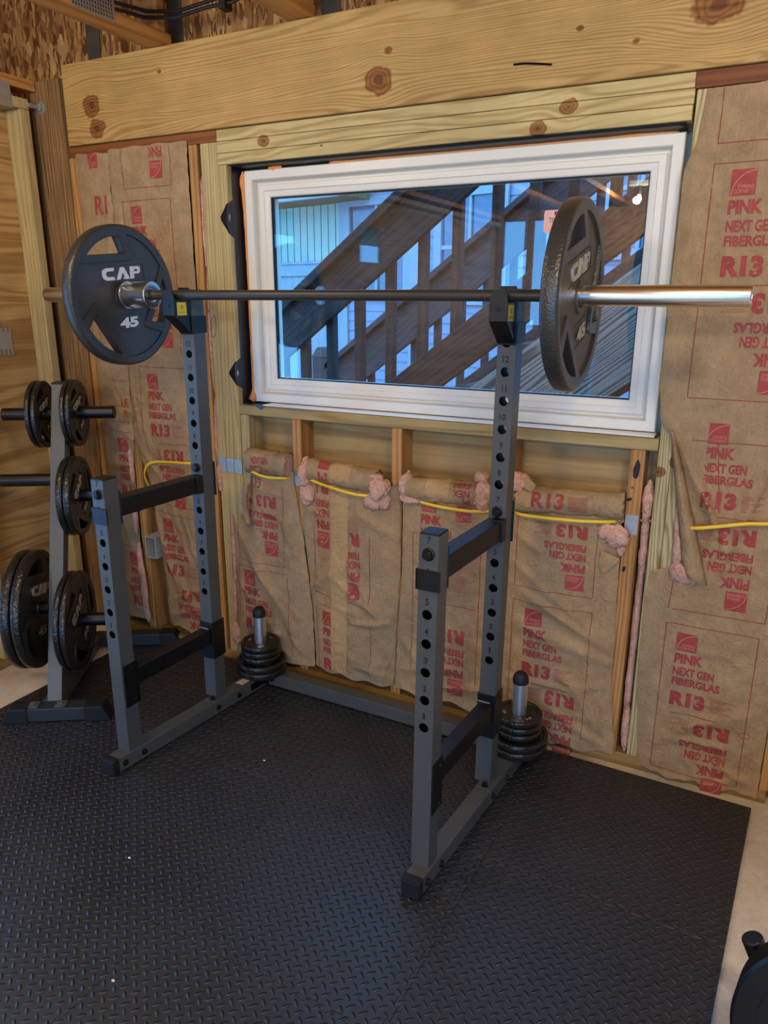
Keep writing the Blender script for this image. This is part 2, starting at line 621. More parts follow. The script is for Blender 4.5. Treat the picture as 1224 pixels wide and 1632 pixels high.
        if smooth:
            me.polygons.foreach_set('use_smooth', [True] * len(me.polygons))
            if hasattr(me, 'set_sharp_from_angle'):
                me.set_sharp_from_angle(angle=math.radians(smooth))
        return o


PW = {}            # world frame in which each parent's parts are given


def tag(o, label=None, cat=None, group=None, kind=None):
    for k, v in (('label', label), ('category', cat), ('group', group), ('kind', kind)):
        if v:
            o[k] = v
    return o


def empty(name, loc, label, cat, group=None, mat=None):
    o = bpy.data.objects.new(name, None)
    o.empty_display_size = 0.1
    C.objects.link(o)
    mw = mat if mat is not None else Matrix.Translation(Vector(loc))
    o.matrix_world = mw
    PW[o.name] = mw
    tag(o, label, cat, group)
    return o


_txt = {}


def text2d(s, off=0.0):
    """outline of a word as 2D triangles, normalised to a unit box"""
    key = (s, off)
    if key in _txt:
        return _txt[key]
    cu = bpy.data.curves.new('word', 'FONT')
    cu.body = s
    cu.size = 1.0
    cu.offset = off
    cu.resolution_u = 3
    ob = bpy.data.objects.new('word', cu)
    C.objects.link(ob)
    bpy.context.view_layer.update()
    me = bpy.data.meshes.new_from_object(ob.evaluated_get(bpy.context.evaluated_depsgraph_get()))
    vs = [(v.co.x, v.co.y) for v in me.vertices]
    fs = [tuple(p.vertices) for p in me.polygons]
    bpy.data.objects.remove(ob)
    bpy.data.curves.remove(cu)
    bpy.data.meshes.remove(me)
    x0 = min(v[0] for v in vs)
    x1 = max(v[0] for v in vs)
    y0 = min(v[1] for v in vs)
    y1 = max(v[1] for v in vs)
    vs = [((x - x0) / (x1 - x0), (y - y0) / (y1 - y0)) for x, y in vs]
    _txt[key] = (vs, fs)
    return vs, fs


def clip_grid(vs, fs, step):
    """cut flat 2D faces along a square grid so that they can follow a wavy surface"""
    bm = bmesh.new()
    bv = [bm.verts.new((x, y, 0)) for x, y in vs]
    for f in fs:
        try:
            bm.faces.new([bv[i] for i in f])
        except ValueError:
            pass
    xs = [v[0] for v in vs]
    ys = [v[1] for v in vs]
    for ax, lo, hi in ((0, min(xs), max(xs)), (1, min(ys), max(ys))):
        k = math.floor(lo / step) + 1
        while k * step < hi:
            co = [0, 0, 0]
            no = [0, 0, 0]
            co[ax] = k * step
            no[ax] = 1
            bmesh.ops.bisect_plane(bm, geom=bm.verts[:] + bm.edges[:] + bm.faces[:], plane_co=co, plane_no=no)
            k += 1
    bm.verts.index_update()
    out = [(v.co.x, v.co.y) for v in bm.verts]
    of = [tuple(v.index for v in f.verts) for f in bm.faces]
    bm.free()
    return out, of
# ------------------------------------------------------------------ the setting
WY = 0.363                 # room face of the studs of the window wall
WB = 0.452                 # back of the studs
LX = -1.09                 # sheathing of the left wall
def one(name, mat, boxes, label=None, cat=None, group=None, kind=None, bevel=0.0015, parent=None):
    b = MB()
    for x in boxes:
        b.box(*x)
    o = b.build(name, mat, parent, bevel=bevel)
    return tag(o, label, cat, group, kind)


one('floor', 'concrete', [(-2.2, 4.2, -5.2, WB + 0.10, -0.14, -0.012)], 'bare tan concrete floor around the black mat', 'floor', kind='structure', bevel=0)
# sheathing of the window wall: around the opening
b = MB()
b.box(-1.09, -0.093, WB, WB + 0.013, -0.012, 2.30)
b.box(1.43, 3.2, WB, WB + 0.013, -0.012, 2.30)
b.box(-0.093, 1.43, WB, WB + 0.013, -0.012, 1.095)
b.box(-0.093, 1.43, WB, WB + 0.013, 1.93, 2.30)
tag(b.build('wall_back', 'plyback'), 'bare plywood sheathing behind the studs under the window', 'wall', kind='structure')
b = MB()
b.box(LX - 0.013, LX, -0.80, WB, -0.012, 2.21)
b.box(LX - 0.013, LX, -2.2, -1.35, -0.012, 2.21)
b.box(LX - 0.013, LX, -1.35, -0.80, 2.0, 2.21)
b.box(LX - 0.013, LX, -5.2, -2.50, -0.012, 2.21)
b.box(LX - 0.013, LX, -2.50, -2.2, -0.012, 1.74)
b.box(LX - 0.013, LX, -2.50, -2.2, 1.97, 2.21)
tag(b.build('wall_left', 'plyleft'), 'orange plywood sheathing of the left side wall, door and window openings nearer the camera', 'wall', kind='structure')
# rest of the garage, behind and beside the camera
b = MB()
b.box(4.2, 4.22, -5.2, 0.5, -0.012, 2.9)
tag(b.build('wall_right', 'plyleft'), 'plywood side wall of the garage', 'wall', kind='structure')
b = MB()
DZ = [(-2.66, -2.08, 1.0, 2.12), (-0.99, -0.78, 1.20, 2.21), (-0.70, -0.47, 1.20, 2.21)]
b.box(-2.2, -1.0, -5.22, -5.2, -0.012, 2.9)
b.box(-0.45, 1.0, -5.22, -5.2, -0.012, 2.9)
b.box(4.1, 4.22, -5.22, -5.2, -0.012, 2.9)
b.box(1.0, 4.1, -5.22, -5.2, 2.2, 2.9)
b.box(-1.0, -0.45, -5.22, -5.2, -0.012, 1.20)
b.box(-1.0, -0.45, -5.22, -5.2, 2.25, 2.9)
b.box(-0.78, -0.68, -5.22, -5.2, 1.20, 2.25)
tag(b.build('wall_front', 'plyleft'), 'plywood wall opposite the window, with a two pane opening and an open doorway', 'wall', kind='structure')
b = MB()
b.box(-2.2, 4.22, -5.22, WB + 0.02, 2.82, 2.84)
tag(b.build('ceiling', 'osb'), 'oriented strand board deck above the floor trusses', 'ceiling', kind='structure')
b = MB()
b.box(-2.2, 4.22, WB, WB + 0.012, 2.30, 2.83)
b.box(-2.2, -1.09, WB, WB + 0.012, 2.0, 2.30)
b.box(-2.2, -1.103, -5.2, WB, 2.0, 2.01)
tag(b.build('wall_rim', 'osb'), 'strand board rim above the big beam', 'wall', kind='structure')
b = MB()
b.box(-2.2, -2.18, -5.2, WB, 2.0, 2.83)
tag(b.build('wall_recess', 'post'), 'dark recess above the low left wall', 'wall', kind='structure')

# ------------------------------------------------------------------ beam, posts, framing
def lumber(name, mat, box, label, cat, group=None, bevel=0.003):
    b = MB()
    b.box(*box)
    o = b.build(name, mat, bevel=bevel)
    return tag(o, label, cat, group)


b = MB()
b.box(-0.850, 3.2, 0.352, 0.444, 2.056, 2.338)
tag(b.build('ceiling_beam', 'beam', bevel=0.004, origin=(0, 0, 0)), 'wide knotty pine beam running across the top above the window', 'beam')
# a short pry mark in the beam with a bent nail lying in it
b = MB()
b.sweep([(0.949, 0.350, 2.124), (0.98, 0.346, 2.1225), (1.02, 0.346, 2.117), (1.058, 0.349, 2.111)], 0.0035, 0.0028, 8)
tag(b.build('bent_nail', 'bolt', smooth=50), 'dark thin nail lying flat on the face of the beam', 'nail')

for i, (z0, lab) in enumerate(((2.016, 'top board of the three header boards over the window'),
                               (1.978, 'middle board of the three header boards, knot near its left end'),
                               (1.940, 'lowest header board directly over the window frame'))):
    b = MB()
    b.box(-0.131, 1.4385 - 0.0015 * i, WY, WB, z0 + 0.0009, z0 + 0.0375)
    tag(b.build('header_board', 'header', bevel=0.002, origin=(0, 0, 0)), lab, 'board', 'header boards over the window')
lumber('top_plate', 'redplate', (1.432, 3.0, WY, WB, 2.014, 2.0545), 'red brown plate board under the beam right of the header', 'board', 'plate boards under the beam')
lumber('top_plate', 'redplate', (-0.862, -0.133, WY, WB, 2.016, 2.0545), 'red brown plate board under the beam left of the header', 'board', 'plate boards under the beam')
lumber('bottom_plate', 'plate_wood', (-0.86, 1.86, WY, WB, -0.012, 0.034), 'long bottom board under the window wall at the mat edge', 'board')
lumber('window_sill_board', 'sill', (-0.093, 1.440, WY - 0.002, WB, 1.059, 1.097), 'weathered sill board directly beneath the white window', 'board')
SG = 'studs of the window wall'
lumber('wall_stud', 'spf', (-0.262, -0.224, WY, WB, 0.034, 2.016), 'orange stud left of the window beside the pale double studs', 'stud', SG)
lumber('wall_stud', 'stud', (-0.207, -0.1695, WY, WB, 0.034, 2.016), 'pale stud next to the orange stud left of the window, looped pencil mark', 'stud', SG)
lumber('wall_stud', 'stud', (-0.1685, -0.131, WY, WB, 0.034, 2.016), 'pale stud meeting the left end of the header boards', 'stud', SG)
lumber('wall_stud', 'stud', (-0.130, -0.093, WY, WB, 0.034, 1.940), 'pale jack stud carrying the left end of the header, edge at black membrane', 'stud', SG)
lumber('wall_stud', 'stud', (-0.091, -0.052, WY + 0.001, WB, 0.034, 1.059), 'short pale stud under the left end of the sill', 'stud', SG)
lumber('wall_stud', 'spf', (0.148, 0.187, WY, WB, 0.034, 1.059), 'orange short stud under the sill with a grey nail plate, left one', 'stud', SG)
lumber('wall_stud', 'spf', (0.563, 0.603, WY, WB, 0.034, 1.059), 'orange short stud under the middle of the sill', 'stud', SG)
lumber('wall_stud', 'spf', (0.969, 1.008, WY, WB, 0.034, 1.059), 'orange short stud hidden behind the near rack post', 'stud', SG)
GOUGED = lumber('wall_stud', 'spf', (1.364, 1.406, WY, WB, 0.034, 1.059), 'orange stud with black gouges under the right end of the sill', 'stud', SG)
b = MB(); b.box(1.442, 1.4795, WY, WB, 0.034, 2.012)
tag(b.build('wall_stud', 'studknot', bevel=0.003, origin=(0, 0, 0)), 'knotty pale stud right of the window, nearer the glass', 'stud', SG)
b = MB(); b.box(1.4805, 1.518, WY, WB, 0.034, 2.012)
tag(b.build('wall_stud', 'studknot', bevel=0.003, origin=(0, 0, 0)), 'knotty pale stud right of the window beside the torn kraft paper', 'stud', SG)
lumber('wall_stud', 'spf', (1.838, 1.876, WY, WB, 0.034, 2.012), 'stud at the far right edge beside the tall kraft panel', 'stud', SG)
lumber('wall_stud', 'spf', (-0.668, -0.630, WY, WB, 0.034, 2.016), 'orange stud beside the grey outlet box in the left panel', 'stud', SG)
lumber('wall_stud', 'spf', (-0.870, -0.828, WY, WB, 0.034, 2.016), 'narrow orange stud against the brown corner post', 'stud', SG)
lumber('corner_post', 'post', (-1.045, -0.872, 0.357, 0.50, -0.012, 2.30), 'thick dark brown post in the corner of the room', 'post')

LG = 'pieces of the left wall frame'
lumber('wall_stud', 'stud', (LX, -1.0, 0.272, 0.312, 0.026, 2.19), 'tan stud of the left wall beside the brown corner post', 'stud', LG)
lumber('wall_stud', 'stud', (LX, -1.0, -0.135, -0.095, 0.026, 2.19), 'tan stud of the left wall at the left picture edge', 'stud', LG)
lumber('wall_stud', 'stud', (LX, -1.0, -0.541, -0.501, 0.026, 2.19), 'stud of the left wall nearer the camera', 'stud', LG)
lumber('bottom_plate', 'plate_wood', (LX, -1.0, -0.80, 0.354, -0.012, 0.026), 'bottom board of the left wall on the concrete', 'board', LG)
lumber('top_plate', 'stud', (LX, -1.0, -5.1, 0.312, 2.191, 2.229), 'greenish lower top board of the left wall', 'board', LG)
lumber('top_plate', 'spfy', (LX, -1.0, -5.1, 0.352, 2.262, 2.300), 'orange top board of the left wall below the dark recess', 'board', LG)
# galvanised tie plate lapped over the two top boards
b = MB()
b.box(-0.9995, -0.9975, 0.13, 0.235, 2.185, 2.270)
b.box(-1.08, -0.9975, 0.128, 0.130, 2.185, 2.270)
tag(b.build('tie_plate', 'zinc'), 'dull grey metal tie plate at the top of the left wall', 'plate')
# toothed white metal connector on the left plywood
b = MB()
b.box(-1.0895, -1.086, 0.07, 0.165, 1.285, 1.355)
for k in range(5):
    b.box(-1.0895, -1.083, 0.078 + k * 0.02, 0.086 + k * 0.02, 1.262, 1.285)
    b.box(-1.0895, -1.083, 0.078 + k * 0.02, 0.086 + k * 0.02, 1.355, 1.368)
b.box(-1.0895, -1.083, 0.05, 0.118, 1.355, 1.42)
tag(b.build('toothed_bracket', 'zinc'), 'pale toothed bracket on the plywood at the left picture edge', 'bracket')
# anchor bolt in the post
p = Vector((-0.985, 0.357, 2.205))
em = empty('anchor_bolt', p, 'galvanised bolt with washer sticking out of the brown corner post', 'bolt')
b = MB(); b.cyl(p, p + Vector((0, -0.065, 0)), 0.008, 16)
for k in range(7):
    b.cyl(p + Vector((0, -0.03 - k * 0.0045, 0)), p + Vector((0, -0.032 - k * 0.0045, 0)), 0.0092, 16)
b.build('threaded_rod', 'zinc', em, smooth=40)
b = MB(); b.cyl(p + Vector((0, 0.0, 0)), p + Vector((0, -0.004, 0)), 0.024, 28)
b.build('washer', 'zinc', em, bevel=0.001)
b = MB(); b.cyl(p + Vector((0, -0.004, 0)), p + Vector((0, -0.017, 0)), 0.015, 6)
b.build('hex_nut', 'zinc', em, bevel=0.001)

# ------------------------------------------------------------------ floor trusses above
def truss(x0, lab, webs, gang):
    em = empty('floor_truss', (x0, 0.352, 2.340), lab, 'truss', 'floor trusses on the beam')
    b = MB(); b.box(x0, x0 + 0.089, -5.1, 0.385, 2.340, 2.378)
    b.build('bottom_chord', 'spfy', em, bevel=0.002)
    b = MB(); b.box(x0, x0 + 0.089, -5.1, 0.44, 2.78, 2.818)
    b.build('top_chord', 'spfy', em, bevel=0.002)
    for (ya, za, yb, zb) in webs:
        b = MB(); b.tube((x0 + 0.0445, ya, za), (x0 + 0.0445, yb, zb), 0.085, 0.038)
        b.build('web', 'spfy', em, bevel=0.002)
    for (y0, y1) in gang:
        b = MB()
        b.box(x0 + 0.0895, x0 + 0.0905, y0, y1, 2.343, 2.450)
        for i in range(int((y1 - y0) / 0.011)):
            for j in range(9):
                yy, z = y0 + 0.006 + i * 0.011, 2.349 + j * 0.0115
                b.box(x0 + 0.0905, x0 + 0.0915, yy, yy + 0.003, z, z + 0.007, 1)
        b.build('gang_plate', ['zinc', 'void'], em)
    return em


truss(-0.412, 'orange floor truss at the top left with a toothed metal plate', [(0.34, 2.378, 0.34, 2.78), (-0.02, 2.378, -0.02, 2.78), (-0.04, 2.379, -0.62, 2.78), (-0.66, 2.78, -1.3, 2.379)], [(-0.05, 0.125)])
truss(0.186, 'orange floor truss end resting on the beam left of centre', [(0.36, 2.378, 0.36, 2.78), (-0.10, 2.379, -0.55, 2.78), (0.32, 2.78, -0.06, 2.379)], [(-0.4, -0.25)])
truss(0.80, 'floor truss over the middle of the window', [(0.36, 2.378, 0.36, 2.78), (-0.10, 2.379, -0.55, 2.78)], [])
truss(1.41, 'floor truss over the right side of the window', [(0.36, 2.378, 0.36, 2.78), (-0.10, 2.379, -0.55, 2.78)], [])
truss(2.02, 'floor truss beyond the right edge', [(0.36, 2.378, 0.36, 2.78), (-0.10, 2.379, -0.55, 2.78)], [])
HG = 'dark hanger straps above the beam'
for x, lab in ((-0.39, 'dark metal strap on the strand board beside the truss end'), (0.262, 'dark metal strap right of the second truss end'), (-0.80, 'dark metal strap above the brown corner post')):
    b = MB(); b.box(x, x + 0.068, WB - 0.006, WB - 0.002, 2.338, 2.8)
    tag(b.build('hanger_strap', 'strap', bevel=0.001), lab, 'strap', HG)
b = MB()
for dz, dy in ((0, 0), (0.022, 0.012)):
    pts = [(-0.62, 0.28 + dy, 2.50 + dz), (-0.48, 0.30 + dy, 2.452 + dz), (-0.36, 0.30 + dy, 2.412 + dz), (-0.22, 0.30 + dy, 2.392 + dz), (-0.09, 0.30 + dy, 2.402 + dz), (0.02, 0.30 + dy, 2.402 + dz * 1.4), (0.12, 0.30 + dy, 2.43 + dz), (0.22, 0.3 + dy, 2.48 + dz)]
    b.sweep(pts, 0.006, 0.006, 8)
b.box(-0.03, -0.005, 0.285, 0.325, 2.385, 2.435)
tag(b.build('black_cables', 'blackcable', smooth=50), 'pair of black cables slung above the beam at the top left', 'cable')

# scraps in the recess above the left wall
b = MB()
b.tube((-1.62, 0.10, 2.34), (-1.22, -0.25, 2.62), 0.05, 0.012)
tag(b.build('wood_offcut', 'stud', bevel=0.002), 'pale thin offcut leaning in the dark recess at the top left corner', 'offcut')

# ------------------------------------------------------------------ the window
def ring(mb, prof, x0, x1, z0, z1, mi=0):
    """mitred frame: profile of (inset from the outside edge, y)"""
    rings = []
    for ins, y in prof:
        rings.append([(x0 + ins, y, z0 + ins), (x1 - ins, y, z0 + ins), (x1 - ins, y, z1 - ins), (x0 + ins, y, z1 - ins)])
    vs = [p for r in rings for p in r]
    fs = []
    for k in range(len(rings) - 1):
        for i in range(4):
            j = (i + 1) % 4
            fs.append((k * 4 + i, k * 4 + j, (k + 1) * 4 + j, (k + 1) * 4 + i))
    mb.add(vs, fs, mi)


FX0, FX1, FZ0, FZ1 = -0.063, 1.419, 1.104, 1.925
win = empty('window_1', ((FX0 + FX1) / 2, 0.43, FZ0), 'white vinyl picture window looking out on dark stairs', 'window')
win['kind'] = 'structure'
b = MB()
ring(b, [(0.0, 0.47), (0.0, 0.424), (0.003, 0.420), (0.030, 0.420), (0.033, 0.424), (0.036, 0.452), (0.040, 0.455), (0.060, 0.455)], FX0, FX1, FZ0, FZ1)
b.build('frame', 'vinyl', win)
b = MB()
ring(b, [(0.046, 0.475), (0.046, 0.447), (0.049, 0.444), (0.066, 0.444), (0.069, 0.448), (0.074, 0.4485), (0.085, 0.450), (0.088, 0.453), (0.090, 0.470), (0.090, 0.50)], FX0, FX1, FZ0, FZ1)
b.build('sash', 'vinyl', win)
GX0, GX1, GZ0, GZ1 = FX0 + 0.088, FX1 - 0.088, FZ0 + 0.088, FZ1 - 0.088
b = MB()
ring(b, [(0.0, 0.460), (0.0, 0.4585), (0.004, 0.4580), (0.004, 0.474), (0.0, 0.476)], GX0, GX1, GZ0, GZ1)
b.build('gasket', 'blackmat', win)
for yy in (0.462, 0.474):
    b = MB()
    b.add([(GX0, yy, GZ0), (GX1, yy, GZ0), (GX1, yy, GZ1), (GX0, yy, GZ1)], [(0, 1, 2, 3)])
    b.build('pane', 'glass', win, fix=False)
# outer trim of the opening
b = MB()
ring(b, [(-0.02, 0.47), (-0.02, 0.49), (0.086, 0.49), (0.092, 0.476)], FX0, FX1, FZ0, FZ1)
b.build('outer_frame', 'vinyl', win)
# tempered-glass sticker
b = MB()
sx0, sx1, sz0, sz1 = 1.030, 1.125, 1.683, 1.748
cr = 0.008
poly = []
for cx, cz, a0 in ((sx1 - cr, sz1 - cr, 0), (sx0 + cr, sz1 - cr, 90), (sx0 + cr, sz0 + cr, 180), (sx1 - cr, sz0 + cr, 270)):
    for k in range(5):
        a = math.radians(a0 + k * 22.5)
        poly.append((cx + cr * math.cos(a), cz + cr * math.sin(a)))
b.prism(poly, 'y', 0.4605, 0.4612)
for s_, x0, x1, z0, z1, of in (('m', 1.062, 1.084, 1.733, 1.744, 0.03), ('one', 1.088, 1.100, 1.735, 1.740, 0.0), ('TEMPERED', 1.046, 1.110, 1.712, 1.726, 0.0), ('GLASS', 1.060, 1.098, 1.692, 1.706, 0.0)):
    vs, fs = text2d(s_, of)
    b.add([(x0 + u * (x1 - x0), 0.4602, z0 + v * (z1 - z0)) for u, v in vs], fs, 1)
o = b.build('sticker', ['pinksticker', 'void'], win)
o['label'] = 'pale pink sticker with black lettering on the glass'

# black flashing membrane, orange foam
b = MB()
N = 60
zs = [1.085 + (1.94 - 1.085) * i / N for i in range(N + 1)]
vs = []
for z in zs:
    flap = 0.0
    for zc, s in ((1.765, 0.055), (1.215, 0.050)):
        flap = max(flap, max(0.0, 1 - abs(z - zc) / s))
    wv = 0.002 * noise.noise(Vector((3.1, 0, z * 9)))
    vs += [(-0.0915 - 0.040 * flap, 0.3603 if flap > 0.01 else 0.392 + wv, z), (-0.0905 - 0.006 * flap, 0.3612 if flap > 0.01 else 0.388 + wv, z), (-0.0895, 0.40, z), (-0.080, 0.452 + wv, z), (-0.060, 0.456, z)]
fs = []
for i in range(N):
    for k in range(4):
        fs.append((i * 5 + k, i * 5 + k + 1, i * 5 + 6 + k, i * 5 + 5 + k))
b.add(vs, fs)
o = b.build('flashing_membrane', 'membrane', smooth=60)
sm = o.modifiers.new('thick', 'SOLIDIFY'); sm.thickness = 0.0016
tag(o, 'black flashing membrane with two loose corners down the left of the window', 'membrane', 'black flashing membranes')
b = MB()
vs = []
for i in range(61):
    x = -0.09 + 1.512 * i / 60
    wv = 0.0025 * noise.noise(Vector((x * 7, 1.3, 0)))
    vs += [(x, 0.374 + 1.2 * wv, 1.9385), (x, 0.40, 1.936 + wv * 0.5), (x, 0.428, 1.931 + wv), (x, 0.456, 1.926)]
fs = []
for i in range(60):
    for k in range(3):
        fs.append((i * 4 + k, i * 4 + k + 1, i * 4 + 5 + k, i * 4 + 4 + k))
b.add(vs, fs)
o = b.build('flashing_membrane', 'membrane', smooth=60)
sm = o.modifiers.new('thick', 'SOLIDIFY'); sm.thickness = 0.0016
tag(o, 'black flashing membrane folded under the header boards', 'membrane', 'black flashing membranes')
b = MB()
b.box(-0.075, 1.43, 0.366, 0.46, 1.0972, 1.0985)
b.add([(-0.015, 0.3605, 1.0985), (0.035, 0.3605, 1.0985), (0.022, 0.3603, 1.088), (0.013, 0.3602, 1.083), (0.002, 0.3603, 1.087)], [(0, 1, 2, 3, 4)])
o = b.build('flashing_membrane', 'membrane')
tag(o, 'thin black flashing membrane lying on the sill, torn flap at its left end', 'membrane', 'black flashing membranes')
b = MB()
b.box(0.02, 1.425, 0.364, 0.420, 1.0987, 1.1035)
tag(b.build('sill_shim', 'vinyl', bevel=0.001), 'white strip between the window frame and the sill board', 'strip')


def foam_bead(pts, r, label):
    b = MB()
    path, n = [], 44
    for i in range(n + 1):
        t = i / n * (len(pts) - 1)
        k = min(int(t), len(pts) - 2)
        path.append(Vector(pts[k]).lerp(Vector(pts[k + 1]), t - k))
    vs = []
    seg = 10
    for i, p in enumerate(path):
        t = (path[min(i + 1, n)] - path[max(i - 1, 0)]).normalized()
        s = t.cross(Vector((0, 1, 0))).normalized()
        u = s.cross(t)
        e = 1.0
        for kk, big in r[1]:
            e += big * math.exp(-((i / n - kk) / 0.035) ** 2)
        if i in (0, n):
            e *= 0.2
        for k in range(seg):
            a = 2 * math.pi * k / seg
            q = r[0] * e * (1 + 0.35 * noise.noise(p * 40 + Vector((k * 0.4, 0, 0))))
            vs.append(p + s * q * math.cos(a) + u * q * math.sin(a))
    fs = []
    for i in range(n):
        for k in range(seg):
            q = (k + 1) % seg
            fs.append((i * seg + k, i * seg + q, (i + 1) * seg + q, (i + 1) * seg + k))
    b.add(vs, fs)
    return tag(b.build('foam_bead', 'foam', smooth=80), label, 'foam', 'orange foam beads around the window')


foam_bead([(-0.070, 0.424, 1.925), (-0.069, 0.430, 1.6), (-0.069, 0.430, 1.3), (-0.066, 0.424, 1.10)], (0.006, [(0.04, 1.0), (0.97, 2.0)]), 'orange foam bead squeezed out along the left of the window frame')
foam_bead([(0.045, 0.424, 1.926), (0.10, 0.424, 1.927)], (0.0065, [(0.4, 0.8)]), 'small orange foam blob over the left end of the window frame')
foam_bead([(0.29, 0.428, 1.9275), (0.6, 0.428, 1.928), (1.0, 0.43, 1.928), (1.40, 0.428, 1.927)], (0.0045, [(0.02, 1.2), (0.2, 0.6), (0.9, 0.8)]), 'long rust orange foam bead along the top of the window frame')

# ------------------------------------------------------------------ mat tiles
cx, cy, ca = 0.545, -0.255, math.radians(-1.3)
ct, st = math.cos(ca), math.sin(ca)
xs = [-0.715, -0.080, 0.545, 1.170, 1.812]
ysn = [0.338, -0.255, -0.850, -1.450, -2.050]


def edge(p, q, sgn):
    """puzzle edge between two corners: a row of dovetail tabs"""
    if sgn == 0:
        return [p]
    p, q = Vector(p), Vector(q)
    d = q - p
    L = d.length
    t = d.normalized()
    nrm = Vector((-t.y, t.x))
    k = 9
    out = [tuple(p)]
    for i in range(k):
        a = (i + 0.5) / k * L
        wd = L / k * 0.5
        for s, h in ((-0.30, 0), (-0.42, 0.011), (0.42, 0.011), (0.30, 0)):
            out.append(tuple(p + t * (a + s * wd) + nrm * sgn * h))
    return out


rows = ['back row', 'second row', 'third row', 'front row']
cols = ['left', 'centre left', 'centre right', 'right']
PERMAT = []
for r in range(4):
    for c in range(4):
        x0, x1 = xs[c] + 0.0004, xs[c + 1] - 0.0004
        y1, y0 = ysn[r] - 0.0004, ysn[r + 1] + 0.0004
        if r == 0 and c == 0:
            x0 += 0.0
        # the outer right edge of the mat runs a little askew
        xa, xb = (x1 + 0.042 * (y0 - 0.338), x1 + 0.042 * (y1 - 0.338)) if c == 3 else (x1, x1)
        poly = edge((x0, y0), (xa, y0), 0 if r == 3 else 1) + edge((xa, y0), (xb, y1), 0 if c == 3 else 1) \
            + edge((xb, y1), (x0, y1), 0 if r == 0 else -1) + edge((x0, y1), (x0, y0), 0 if c == 0 else -1)
        # turn the mat a little about its middle
        poly = [(cx + (x - cx) * ct - (y - cy) * st, cy + (x - cx) * st + (y - cy) * ct) for x, y in poly]
        b = MB()
        b.prism(poly, 'z', -0.0118, -0.0003)
        o = b.build('mat_tile', 'mat', origin=(0, 0, 0))
        for v in o.data.vertices:
            pass
        bv = o.modifiers.new('bevel', 'BEVEL'); bv.width = 0.0012; bv.segments = 1; bv.limit_method = 'ANGLE'; bv.angle_limit = math.radians(60)
        tag(o, 'black diamond textured foam mat tile, %s, %s column of the floor mat' % (rows[r], cols[c]), 'mat', 'interlocking mat tiles on the floor')
# ------------------------------------------------------------------ kraft faced insulation batts
def interp(tab, z):
    """piecewise linear through (z, x) pairs"""
    tab = sorted(tab)
    if z <= tab[0][0]:
        return tab[0][1]
    for (a, va), (b_, vb) in zip(tab, tab[1:]):
        if z <= b_:
            return va + (vb - va) * (z - a) / (b_ - a)
    return tab[-1][1]


